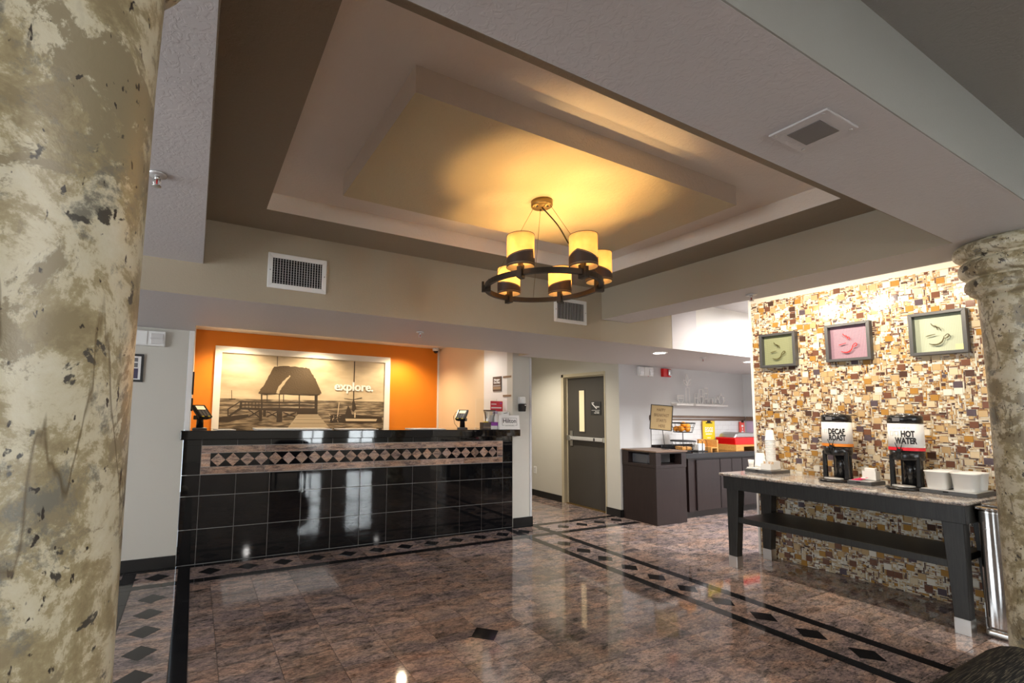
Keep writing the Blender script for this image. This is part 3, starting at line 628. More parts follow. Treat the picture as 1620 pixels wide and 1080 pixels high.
t = thing('folded_leaflet', 'short cream and violet leaflet stood before the small bottle', 'leaflet', (3.375, 4.925, 1.2225))
obj('page', MB().box(-0.048, 0.048, -0.003, 0.003, 0, 0.055), 'paper', t); obj('print', MB().box(-0.048, 0.048, -0.0045, -0.003, 0.045, 0.085), 'purple', t)
t = thing('tissue_box', 'white box standing behind the lettered counter card', 'box', (3.585, 5.03, 1.2225))
obj('carton', MB().box(-0.06, 0.06, -0.055, 0.055, 0, 0.225), 'paper', t, bevel=0.004); obj('slot', MB().prism([(-0.03, 0.198), (0.03, 0.206), (0.03, 0.212), (-0.03, 0.204)], -0.0565, -0.055), 'ink', t)
t = thing('notice_poster', 'red notice propped up behind the small bottle', 'poster', (3.545, 5.12, 1.2225))
obj('sheet', MB().box(-0.095, 0.095, -0.002, 0.002, 0.0, 0.36), 'poster_red', t)
obj('print_lines', MB().box(-0.085, -0.005, -0.003, -0.002, 0.315, 0.325).box(-0.085, 0.075, -0.003, -0.002, 0.265, 0.28).box(-0.05, 0.0, -0.003, -0.002, 0.19, 0.205), 'whiteink', t)
obj('print_figure', MB().box(-0.02, 0.05, -0.003, -0.002, 0.09, 0.205), 'lilac', t); obj('print_badge', MB().box(0.05, 0.08, -0.003, -0.002, 0.325, 0.34), 'purple', t)
obj('easel', MB().prism([(0.002, 0), (0.07, 0), (0.002, 0.30)], -0.02, 0.02, 'x'), 'paper', t)
t = thing('sneeze_guard', 'upright clear acrylic screen at the counter right end', 'screen', (3.475, 5.11, 1.2225))
obj('pane', MB().box(-0.16, 0.17, 0.150, 0.154, 0.0, 0.39), 'acrylic', t); obj('foot', MB().box(-0.16, -0.12, 0.12, 0.19, 0, 0.006).box(0.12, 0.16, 0.12, 0.19, 0, 0.006), 'acrylic', t)

# ------------------------------------------------------------------ mural and office wall things
t = thing('mural_picture', 'large framed sepia mural of a thatched pier hut on the orange wall', 'picture', (0, 0, 0))
obj('mount', MB().frame(0.212, 2.77, 0.72, 2.285, 0.088, YO-0.035, YO-0.001), 'picframe', t, bevel=0.002)
y0 = YO-0.012
bk = MB().box(0.298, 2.684, y0, YO-0.001, 0.806, 2.20)
sky = mat('sepia_sky', s2l(206, 186, 152), 0.5); nn = sky.node_tree.nodes; ll = sky.node_tree.links
tc = nn.new('ShaderNodeTexCoord'); mp = nn.new('ShaderNodeMapping'); mp.inputs['Scale'].default_value = (1.1, 1, 3.2); tn = nn.new('ShaderNodeTexNoise'); tn.inputs['Scale'].default_value = 1.6; tn.inputs['Detail'].default_value = 5
ll.new(tc.outputs['Object'], mp.inputs[0]); ll.new(mp.outputs[0], tn.inputs[0]); rr = ramp(nn, [(0.3, s2l(176, 156, 126)), (0.7, s2l(228, 210, 178))]); ll.new(tn.outputs[0], rr.inputs[0]); ll.new(rr.outputs[0], nn['Principled BSDF'].inputs[0])
sea = mat('sepia_sea', s2l(140, 120, 96), 0.5); nn = sea.node_tree.nodes; ll = sea.node_tree.links
tc = nn.new('ShaderNodeTexCoord'); mp = nn.new('ShaderNodeMapping'); mp.inputs['Scale'].default_value = (3, 1, 22); tn = nn.new('ShaderNodeTexNoise'); tn.inputs['Scale'].default_value = 2.2; tn.inputs['Detail'].default_value = 7
ll.new(tc.outputs['Object'], mp.inputs[0]); ll.new(mp.outputs[0], tn.inputs[0]); rr = ramp(nn, [(0.35, s2l(80, 68, 52)), (0.5, s2l(122, 106, 86)), (0.66, s2l(176, 158, 130))]); ll.new(tn.outputs[0], rr.inputs[0]); ll.new(rr.outputs[0], nn['Principled BSDF'].inputs[0])
obj('printed_sky', bk, sky, t)
obj('printed_sea', MB().prism([(0.298, 0.806), (2.684, 0.806), (2.684, 1.575), (0.298, 1.568)], y0-0.0006, y0), sea, t)
pm = MB(); lay = [0]
def poly(mi, *ps):
    pm.mi = mi
    for p in ps: lay[0] += 1; pm.prism(p, y0-0.0010-0.00006*lay[0], y0)
poly(1, [(0.297, 1.314), (0.406, 1.323), (0.674, 1.355), (0.679, 1.313), (0.41, 1.243), (0.3, 1.246)])
poly(3, [(1.353, 1.366), (1.643, 1.366), (1.98, 0.98), (1.08, 0.98)])
for k in range(7):
    z = 1.345-0.008*k*k-0.012*k; w0 = (1.366-z)
    poly(2, [(1.353-w0*0.55, z), (1.643+w0*0.85, z), (1.643+w0*0.85+0.002, z-0.004), (1.353-w0*0.55-0.002, z-0.004)])
poly(1, [(0.827, 1.64), (0.846, 1.64), (0.854, 1.434), (0.836, 1.434)], [(0.904, 1.64), (0.917, 1.64), (0.921, 1.526), (0.909, 1.526)], [(1.07, 1.645), (1.083, 1.645), (1.091, 1.438), (1.079, 1.438)],
     [(1.13, 1.645), (1.142, 1.645), (1.146, 1.531), (1.135, 1.531)], [(1.35, 1.645), (1.367, 1.645), (1.375, 1.451), (1.358, 1.451)], [(1.582, 1.648), (1.627, 1.648), (1.633, 1.378), (1.59, 1.382)],
     [(0.564, 1.444), (1.631, 1.456), (1.634, 1.366), (1.336, 1.362), (1.335, 1.396), (0.565, 1.421)], [(0.559, 1.534), (1.593, 1.545), (1.593, 1.528), (0.56, 1.518)], [(0.561, 1.494), (1.594, 1.498), (1.595, 1.479), (0.562, 1.476)])
for k in range(7): poly(1, [(0.575+0.045*k, 1.53), (0.585+0.045*k, 1.53), (0.587+0.045*k, 1.44), (0.577+0.045*k, 1.44)])
poly(1, [(0.559, 1.537), (0.582, 1.538), (0.587, 1.43), (0.565, 1.421), (0.551, 1.453)], [(0.401, 1.426), (0.559, 1.537), (0.567, 1.525), (0.409, 1.411)], [(0.401, 1.426), (0.418, 1.427), (0.422, 1.330), (0.406, 1.323)],
     [(0.562, 1.45), (0.575, 1.42), (0.440, 1.322), (0.41, 1.33)], [(0.809, 1.428), (0.853, 1.429), (0.856, 1.262), (0.817, 1.261)], [(0.864, 1.429), (0.903, 1.43), (0.908, 1.328), (0.869, 1.327)],
     [(1.05, 1.437), (1.127, 1.439), (1.132, 1.255), (1.054, 1.254)], [(0.656, 1.423), (0.678, 1.423), (0.822, 1.327), (0.815, 1.31)], [(0.81, 1.417), (0.82, 1.401), (0.676, 1.309), (0.66, 1.317)],
     [(1.138, 1.38), (1.145, 1.394), (1.321, 1.332), (1.313, 1.315)], [(1.14, 1.33), (1.318, 1.396), (1.327, 1.379), (1.149, 1.313)], [(0.913, 1.394), (0.92, 1.402), (1.059, 1.329), (1.052, 1.316)], [(0.916, 1.328), (1.048, 1.396), (1.057, 1.382), (0.924, 1.315)])
random.seed(3)
def ragged(ps, amp):
    out = []
    for i, p in enumerate(ps):
        q = ps[(i+1) % len(ps)]; m = 5
        for k in range(m):
            f = k/m; out.append((p[0]+(q[0]-p[0])*f+(random.uniform(-amp, amp) if k else 0), p[1]+(q[1]-p[1])*f+(random.uniform(-amp, amp) if k else 0)))
    return out
poly(2, ragged([(0.792, 1.647), (0.827, 1.722), (0.872, 1.79), (0.915, 1.892), (0.966, 1.996), (0.989, 2.039), (1.085, 2.053), (1.25, 2.056), (1.402, 2.051), (1.488, 2.042), (1.534, 1.957), (1.589, 1.89), (1.636, 1.778), (1.683, 1.683), (1.624, 1.643), (1.486, 1.646), (1.233, 1.649), (1.053, 1.65), (0.973, 1.644), (0.879, 1.633)], 0.006))
poly(3, ragged([(1.029, 1.663), (1.057, 1.748), (1.127, 1.843), (1.206, 1.923), (1.223, 1.912), (1.16, 1.828), (1.099, 1.732), (1.07, 1.647)], 0.006))
poly(1, [(0.80, 1.655), (1.03, 1.66), (1.03, 1.645), (0.88, 1.633)], [(1.07, 1.655), (1.67, 1.665), (1.62, 1.643), (1.233, 1.645)])
poly(1, [(2.173, 2.189), (2.187, 2.19), (2.19, 1.411), (2.175, 1.411)], [(1.81, 1.336), (1.863, 1.368), (2.117, 1.375), (2.651, 1.335), (2.664, 1.252), (2.307, 1.233), (1.831, 1.249)],
     [(2.098, 1.508), (2.143, 1.429), (2.163, 1.366), (2.053, 1.365)], [(2.162, 1.573), (2.194, 1.582), (2.229, 1.466), (2.19, 1.411), (2.161, 1.429)], [(2.035, 1.614), (2.165, 1.6), (2.315, 1.634), (2.319, 1.625), (2.169, 1.592), (2.036, 1.608)],
     [(0.401, 1.568), (0.501, 1.57), (0.496, 1.555), (0.424, 1.553)], [(0.44, 1.684), (0.446, 1.684), (0.452, 1.564), (0.446, 1.564)], [(1.023, 2.189), (1.031, 2.189), (1.037, 2.047), (1.029, 2.047)])
poly(4, [(2.06, 1.306), (2.574, 1.303), (2.556, 1.268), (2.069, 1.268)], [(1.95, 1.55), (1.962, 1.55), (1.944, 1.337), (1.932, 1.337)], [(1.044, 2.19), (1.113, 2.166), (1.069, 2.127)], [(2.20, 1.40), (2.22, 1.40), (2.22, 1.32), (2.20, 1.32)])
for k in range(26):
    x, z = random.uniform(1.80, 1.98), random.uniform(1.25, 1.37); a = random.uniform(0, PI); d = random.uniform(0.01, 0.04)
    poly(4, [(x, z), (x+d*math.cos(a), z+d*math.sin(a)), (x+d*math.cos(a)+0.006, z+d*math.sin(a)), (x+0.006, z)])
obj('printed_scene', pm, ['sepia0', 'sepia2', 'sepia5', 'sepia4', 'sepia0'], t)
for dx in (-0.004, 0.0, 0.004): text('explore.', 0.186, (2.185+dx, y0-0.008-(dx+0.004)*0.3, 1.735), t, 'whiteink', '-y', ext=0.0003, sx=1.0, bold=0.003)
t = thing('security_camera', 'white dome camera under the ceiling where orange wall meets corner', 'camera', (3.55, 6.90, ZO))
obj('housing', MB().lathe([(0.055, 0.0), (0.055, -0.035), (0.05, -0.05)], n=24), 'whiteplastic', t); obj('dome', MB().sphere((0, 0, -0.05), 0.04, 16), 'blackplastic', t)
t = thing('duty_sign', 'brown manager on duty plate on the white office side wall', 'sign', (3.66, 5.265, 1.82))
obj('plate', MB().box(-0.012, -0.001, -0.10, 0.10, -0.10, 0.10), 'signbrown', t, bevel=0.003)
text('Manager\nOn Duty', 0.040, (-0.0126, 0, 0.045), t, 'whiteink', '-x', bold=0.0012)
obj('divider', MB().box(-0.0135, -0.012, -0.085, 0.085, -0.028, -0.022), 'whiteink', t); obj('name_slot', MB().box(-0.0135, -0.012, -0.09, 0.085, -0.075, -0.038), 'tansign', t)
for z, lab in ((1.905, 'upper thin brown name strip beside the manager on duty plate'), (1.655, 'lower thin brown slotted strip beside the manager on duty plate')):
    t = thing('name_strip', lab, 'sign', (3.66, 5.04, z)); obj('bar', MB().box(-0.010, -0.001, -0.09, 0.09, -0.013, 0.013), 'tansign', t, bevel=0.002)
    sl = MB()
    for k in range(5): sl.box(-0.0112, -0.010, -0.075+0.034*k, -0.06+0.034*k, -0.007, 0.006)
    obj('slots', sl, 'signbrown', t)
t = thing('soap_dispenser', 'white and black hand sanitiser dispenser on the wall end by the counter', 'dispenser', (3.775, YC, 1.55))
obj('back_plate', MB().box(-0.036, 0.036, -0.015, -0.0005, -0.02, 0.09), 'whiteplastic', t, bevel=0.004)
obj('reservoir', MB().box(-0.032, 0.032, -0.08, -0.015, 0.0, 0.09), 'whiteplastic', t, bevel=0.014); obj('pump_cover', MB().taper(-0.034, 0.034, -0.075, -0.002, -0.10, -0.038, 0.038, -0.088, -0.002, 0.0), 'blackplastic', t, bevel=0.008)
obj('sticker', MB().box(0.008, 0.026, -0.0895, -0.083, -0.025, -0.012), 'paper', t)
for z0, z1, y, m, lab in ((1.57, 1.80, 5.35, 'plum', 'dark framed notice edge on the left office side wall, upper one'), (1.40, 1.53, 5.32, 'signbrown', 'dark framed notice edge on the left office side wall, lower one')):
    t = thing('wall_notice', lab, 'notice', (-0.034, y, z0)); obj('frame', MB().frame(0, 0.30, 0, z1-z0, 0.02, 0.001, 0.016, 'x'), 'matblack', t); obj('sheet', MB().box(0.001, 0.008, 0.02, 0.28, 0.02, z1-z0-0.02), m, t)
# left wall
def emergency(x, y, z, face_w, label, led):
    t = thing('emergency_light', label, 'light', (x, y, z))
    obj('housing', MB().box(-face_w/2, face_w/2, -0.05, -0.001, -0.068, 0.068), 'whiteplastic', t, bevel=0.006)
    obj('cover', MB().box(-face_w*0.16, face_w*0.16, -0.057, -0.05, -0.062, 0.062), 'whiteplastic', t, bevel=0.003)
    for s in (-1, 1): obj('lamp_head', MB().box(s*face_w*0.34-face_w*0.12, s*face_w*0.34+face_w*0.12, -0.058, -0.05, -0.05, 0.045).box(s*face_w*0.34-face_w*0.13, s*face_w*0.34+face_w*0.13, -0.064, -0.05, -0.006, 0.006), 'chrome_dull', t, bevel=0.003)
    if led: obj('led', MB().box(face_w*0.1, face_w*0.14, -0.052, -0.046, -0.072, -0.066), 'red', t)
emergency(-0.48, YC, 2.052, 0.42, 'white twin emergency light on the wall left of the counter', False)
emergency(5.925, YW, 2.07, 0.30, 'white emergency light on the breakfast nook wall beside red alarm', True)
t = thing('framed_certificate', 'black framed certificate half hidden by the left column', 'picture', (-0.56, YC, 1.78))
obj('frame', MB().frame(-0.13, 0.13, -0.125, 0.125, 0.02, -0.018, -0.001), 'matblack', t)
obj('sheet', MB().box(-0.11, 0.11, -0.010, -0.002, -0.105, 0.105), 'paper', t)
obj('photo', MB().box(0.02, 0.085, -0.012, -0.010, 0.055, 0.09).box(0.02, 0.085, -0.012, -0.010, 0.005, 0.045), 'greyplastic', t); obj('print_block', MB().box(-0.09, 0.09, -0.012, -0.010, -0.095, -0.005), 'plum', t)
t = thing('wall_outlet', 'white duplex outlet low on the corridor wall', 'outlet', (XD, 6.61, 0.445))
obj('plate', MB().box(-0.007, -0.0005, -0.037, 0.037, -0.06, 0.06), 'whiteplastic', t, bevel=0.002); obj('sockets', MB().box(-0.009, -0.007, -0.017, 0.017, 0.008, 0.036).box(-0.009, -0.007, -0.017, 0.017, -0.036, -0.008), 'chrome_dull', t)

# ------------------------------------------------------------------ fascia vents, ceiling panel, sprinklers, downlights
def grille(x0, x1, z0, z1, label, nv, nh):
    t = thing('air_vent', label, 'vent', ((x0+x1)/2, YF, (z0+z1)/2)); w, h = (x1-x0)/2, (z1-z0)/2
    obj('frame', MB().frame(-w, w, -h, h, 0.033, -0.014, -0.0005), 'whiteplastic', t, bevel=0.003)
    obj('cavity', MB().box(-w+0.03, w-0.03, -0.003, -0.001, -h+0.03, h-0.03), 'void', t)
    v = MB()
    for k in range(nv):
        x = -w+0.036+(2*w-0.072)*(k+0.5)/nv; v.box(x-0.002, x+0.002, -0.013, -0.006, -h+0.032, h-0.032)
    o = obj('vertical_slats', v, 'chrome_dull', t); o['kind'] = 'stuff'
    if nh:
        v = MB()
        for k in range(nh):
            z = -h+0.036+(2*h-0.072)*(k+0.5)/nh; v.box(-w+0.032, w-0.032, -0.0065, -0.0035, z-0.0022, z+0.0022)
        o = obj('horizontal_slats', v, 'greyplastic', t); o['kind'] = 'stuff'
    for s in (-1, 1): obj('screw', MB().lathe([(0.004, 0), (0.004, 0.002)], n=10).box(0, 0.0001, 0, 0.0001, 0, 0.0001), 'greyplastic', t).matrix_local = Matrix.Translation((s*(w-0.016), -0.014, 0)) @ Matrix.Rotation(R(90), 4, 'X')
grille(0.40, 0.808, 2.268, 2.515, 'white slatted air vent on the tan fascia above counter left side', 18, 10)
grille(2.953, 3.356, 2.288, 2.521, 'white slatted air vent on the fascia behind the chandelier', 17, 0)
t = thing('ceiling_speaker', 'flat painted access panel with dark centre on the near ceiling beam', 'panel', (1.766, 0.748, ZC))
obj('plate', MB().box(-0.10, 0.10, -0.082, 0.082, -0.008, -0.0005), 'ceil', t, bevel=0.003); obj('centre_mesh', MB().box(-0.06, 0.06, -0.046, 0.046, -0.010, -0.007), 'greyplastic', t)
for sx in (-1, 1):
    for sy in (-1, 1): obj('screw', MB().lathe([(0.005, -0.0105), (0.005, -0.008)], sx*0.085, sy*0.066, 10), 'steel', t)
def sprinkler(x, y, z, label, up=0):
    t = thing('sprinkler', label, 'sprinkler', (x, y, z))
    obj('escutcheon', MB().lathe([(0.036, -0.0005), (0.034, -0.008), (0.014, -0.012)], n=24), 'chrome_dull', t)
    obj('body', MB().lathe([(0.010, -0.010), (0.010, -0.022), (0.006, -0.026)], n=14), 'steel', t)
    obj('bulb', MB().lathe([(0.003, -0.022), (0.003, -0.048)], n=8), 'red', t)
    a = MB().tube([(-0.009, 0, -0.018), (-0.013, 0, -0.034), (-0.004, 0, -0.050)], 0.0025, 6); a.tube([(0.009, 0, -0.018), (0.013, 0, -0.034), (0.004, 0, -0.050)], 0.0025, 6); obj('frame_arms', a, 'steel', t)
    obj('deflector', MB().lathe([(0.016, -0.049), (0.017, -0.052), (0.003, -0.053)], n=18), 'steel', t)
sprinkler(-0.184, 2.125, ZC, 'sprinkler head on the left ceiling bay beside the big column')
sprinkler(1.808, 3.83, ZS, 'sprinkler head on the soffit above the middle of the counter')
sprinkler(3.79, 2.06, ZC, 'red bulb sprinkler head under the right beam near mosaic wall')
sprinkler(5.60, 3.636, ZS, 'sprinkler head on the soffit of the breakfast nook')
sprinkler(1.55, 6.3, ZO, 'sprinkler head on the office ceiling in front of mural')
for x, y, lab in ((4.806, 3.643, 'lit recessed downlight in the soffit before the stair door'), (6.532, 3.606, 'lit recessed downlight in the soffit next to the mosaic wall edge')):
    t = thing('recessed_light', lab, 'light', (x, y, ZS))
    obj('trim_ring', MB().lathe([(0.085, -0.0005), (0.083, -0.006), (0.066, -0.007), (0.064, -0.001)], n=32, cap=False), 'whiteplastic', t); obj('lens', MB().lathe([(0.065, -0.001), (0.065, -0.004)], n=32), 'lamp', t)

# ------------------------------------------------------------------ chandelier
CX, CY, CZ = 1.755, 2.08, 2.158
ch = thing('chandelier', 'round bronze ring chandelier with five parchment drum shades hung by wires', 'chandelier', (CX, CY, 0))
obj('canopy', MB().lathe([(0.062, ZR-0.0005), (0.062, ZR-0.03), (0.056, ZR-0.036), (0.012, ZR-0.038)], n=36), 'brass', ch)
sc = MB()
for a in (-60, 60, 180): sc.lathe([(0.006, ZR-0.036), (0.006, ZR-0.042)], 0.035*math.cos(R(a)), 0.035*math.sin(R(a)), 10)
obj('canopy_screws', sc, 'bronze', ch)
RR = 0.322
obj('ring', MB().lathe([(RR-0.010, CZ-0.014), (RR+0.010, CZ-0.014), (RR+0.010, CZ+0.014), (RR-0.010, CZ+0.014), (RR-0.010, CZ-0.014)], n=72, cap=False), 'bronze', ch)
for f in bpy.data.objects['ring'].data.polygons: f.use_smooth = False
wr = [MB().tube([(0.05*math.cos(R(a)), 0.05*math.sin(R(a)), ZR-0.035), (RR*math.cos(R(a)), RR*math.sin(R(a)), CZ+0.014)], 0.0012, 5) for a in (-180, -60, 60)]
for w_ in wr: obj('wire', w_, 'brass', ch)
pts = []
for k in range(21):
    f = k/20; a = R(-90); rr = f*(RR-0.02)
    pts.append((rr*math.cos(a)+0.035*math.sin(f*2*PI)+0.02*f, rr*math.sin(a)+0.02*math.sin(f*2*PI), (ZR-0.037)*(1-f)+(CZ+0.03)*f+0.03*math.sin(f*PI)))
obj('cord', MB().tube(pts, 0.004, 8), 'bronze', ch)
SR, SZ0, SZ1 = 0.071, CZ+0.028, CZ+0.195
for k, a in enumerate((-150, -90, -30, 30, 90, 150)):
    x, y = RR*math.cos(R(a)), RR*math.sin(R(a)); q = Matrix.Rotation(R(a), 4, 'Z')
    b = MB().box(-0.026, 0.026, -0.014, 0.014, -0.03, 0.008).box(-0.026, -0.012, -0.011, 0.011, 0.0, 0.045).box(0.012, 0.026, -0.011, 0.011, 0.0, 0.03)
    bmesh.ops.transform(b.bm, matrix=Matrix.Translation((x, y, CZ)) @ q, verts=b.bm.verts)
    br = obj('bracket', b, 'bronze', ch, bevel=0.002)
    if a == 150: continue
    obj('lamp_socket', MB().lathe([(0.014, CZ+0.02), (0.014, CZ+0.075), (0.011, CZ+0.08)], x, y, 14), 'brass', ch)
    obj('bulb', MB().lathe([(0.008, CZ+0.08), (0.015, CZ+0.090), (0.017, CZ+0.105), (0.012, CZ+0.118), (0.004, CZ+0.123)], x, y, 16), 'bulb', ch)
    sh = obj('lamp_shade', MB().lathe([(SR, SZ0), (SR, SZ1), (SR-0.0015, SZ1), (SR-0.0015, SZ0), (SR, SZ0)], x, y, 48, cap=False), 'shade', ch)
    for zz in (SZ0, SZ1): obj('shade_rim', MB().tube([(x+(SR+0.0004)*math.cos(2*PI*j/40), y+(SR+0.0004)*math.sin(2*PI*j/40), zz) for j in range(40)], 0.0014, 6, True), 'bronze', sh)
    # leather band with a slanted upper edge and stitching
    base_ang = {0: 115, 1: 112, 2: 125, 3: 118, 4: 145}[k]
    def top(th):
        u = ((math.degrees(th)-base_ang-360*5) % 180)/180      # 0..1, twice around
        return 0.036+0.044*(1-abs(2*u-1)) if k in (1, 2) else 0.036+0.046*(u if k in (0, 3) else 1-u)
    lb = MB(); nseg = 96; rr = SR+0.0012
    vs = []
    for j in range(nseg):
        th = 2*PI*j/nseg; h = top(th)
        vs.append([lb.bm.verts.new((x+r_*math.cos(th), y+r_*math.sin(th), z_)) for r_, z_ in ((rr, SZ0+0.002), (rr, SZ0+h))])
    for j in range(nseg):
        f = lb.bm.faces.new((vs[j][0], vs[(j+1) % nseg][0], vs[(j+1) % nseg][1], vs[j][1]))
    ob = obj('leather_band', lb, 'leather', sh); so = ob.modifiers.new('solid', 'SOLIDIFY'); so.thickness = 0.0012; so.offset = 0
    sm = MB()
    for j in range(0, 64):
        th = 2*PI*j/64; dth = 2*PI/64*0.5
        for hh in (SZ0+0.008, None):
            z0_, z1_ = (hh, hh) if hh else (SZ0+top(th)-0.006, SZ0+top(th+dth)-0.006)
            if abs(z1_-z0_) > 0.02: continue
            r1 = rr+0.0018
            v = [sm.bm.verts.new((x+r1*math.cos(t_), y+r1*math.sin(t_), z_)) for t_, z_ in ((th, z0_-0.0009), (th+dth, z1_-0.0009), (th+dth, z1_+0.0009), (th, z0_+0.0009))]
            sm.bm.faces.new(v)
    so2 = obj('stitching', sm, 'stitch', sh); so2['kind'] = 'stuff'
    point('chandelier_bulb', (CX+x, CY+y, CZ+0.130), 4.0, LAMP, 0.012)

# ------------------------------------------------------------------ mosaic wall
mw = struct('wall_right', MB().box(XM, XM+0.12, -0.8, 2.93, 0, 2.7), 'mosaic_grout')
struct('trim_6', MB().box(XM-0.008, XM+0.125, 2.93, 2.952, 0, 2.7), 'white', bevel=0.003)
random.seed(11)
U = 0.0085; NY, NZ = 280, 312
occ = [[False]*NZ for _ in range(NY)]
tiles = []
def put(i, j, w, h):
    if i+w > NY or j+h > NZ: return False
    for a in range(i, i+w):
        for b_ in range(j, j+h):
            if occ[a][b_]: return False
    for a in range(i, i+w):
        for b_ in range(j, j+h): occ[a][b_] = True
    return True
BIG = [0, 0, 1, 1, 1, 1, 2, 2, 2, 2, 3, 3, 3, 3, 4, 5, 6, 6]; SML = [0]*8+[6]*6+[1]*5+[3]*4+[2]*3+[4]*2
for _ in range(5200):
    if len(tiles) > 560: break
    i, j = random.randrange(NY-5), random.randrange(NZ-5)
    if put(i, j, 6, 6): tiles.append((i, j, 6, 6, random.choice(BIG)))
for _ in range(2600):
    i, j = random.randrange(NY-2), random.randrange(NZ-2)
    if put(i, j, 3, 3): tiles.append((i, j, 3, 3, random.choice(BIG+SML)))
shapes = [(6, 1, 0.20), (4, 1, 0.16), (5, 2, 0.05), (2, 2, 0.13), (1, 6, 0.05), (1, 4, 0.06), (3, 1, 0.12), (2, 1, 0.1), (1, 2, 0.05), (1, 1, 0.08)]
for j in range(NZ):
    for i in range(NY):
        if occ[i][j]: continue
        ok = False
        for _ in range(3):
            q = random.random(); acc = 0
            for w_, h_, p_ in shapes:
                acc += p_
                if q <= acc: break
            if put(i, j, w_, h_): ok = True; break
        if not ok: occ[i][j] = True; w_ = h_ = 1
        tiles.append((i, j, w_, h_, random.choice(SML)))
Y00 = 2.925-NY*U
def tile_geo(mb, yc, zc, w, h, t, x):
    g = 0.0007; b_ = 0.0009; a, c_ = w/2-g, h/2-g
    v = [mb.bm.verts.new((x, yc+s*a, zc+k*c_)) for s, k in ((-1, -1), (1, -1), (1, 1), (-1, 1))]
    u = [mb.bm.verts.new((x-t+random.uniform(-0.00018, 0.00018), yc+s*(a-b_), zc+k*(c_-b_))) for s, k in ((-1, -1), (1, -1), (1, 1), (-1, 1))]
    return [mb.bm.faces.new(u)]+[mb.bm.faces.new((v[k], v[(k+1) % 4], u[(k+1) % 4], u[k])) for k in range(4)]
frames_yz = [(2.49, 2.83, 1.93, 2.30), (1.90, 2.26, 1.94, 2.31), (1.32, 1.67, 1.94, 2.31)]
def hidden(y, z): return any(a < y < b_ and c_ < z < d for a, b_, c_, d in frames_yz) or (0.73 < z < 0.9) or z > 2.55
cand = [t_ for t_ in tiles if t_[2]*t_[3] == 36 and 0.98 < Y00+(t_[0]+3)*U < 2.92 and not hidden(Y00+(t_[0]+3)*U, (t_[1]+3)*U)]
cand.sort(key=lambda t_: Y00+t_[0]*U)
single = set(cand[:300])
big_me = []
for k in range(len(MT)):
    mb = MB(); tile_geo(mb, 0, 0, 6*U, 6*U, 0.0062, 0.0); me = bpy.data.meshes.new('mosaic_tile'); bmesh.ops.recalc_face_normals(mb.bm, faces=mb.bm.faces); mb.bm.to_mesh(me); mb.bm.free(); me.materials.append(MT[k]); big_me.append(me)
mb = MB()
for t_ in tiles:
    i, j, w_, h_, k = t_
    yc, zc = Y00+(i+w_/2)*U, (j+h_/2)*U
    if t_ in single:
        o = bpy.data.objects.new('mosaic_tile', big_me[k]); COL.objects.link(o); o.parent = mw; o.location = (XM, yc, zc)
        o.rotation_euler = (0, R(random.uniform(-0.8, 0.8)), R(random.uniform(-0.8, 0.8)))
    else:
        th = 0.0062 if w_*h_ == 36 else random.choice((0.0042, 0.005, 0.0058))
        for f in tile_geo(mb, yc, zc, w_*U, h_*U, th, XM): f.material_index = k
o = obj('small_mosaic', mb, MT, mw); o['kind'] = 'stuff'

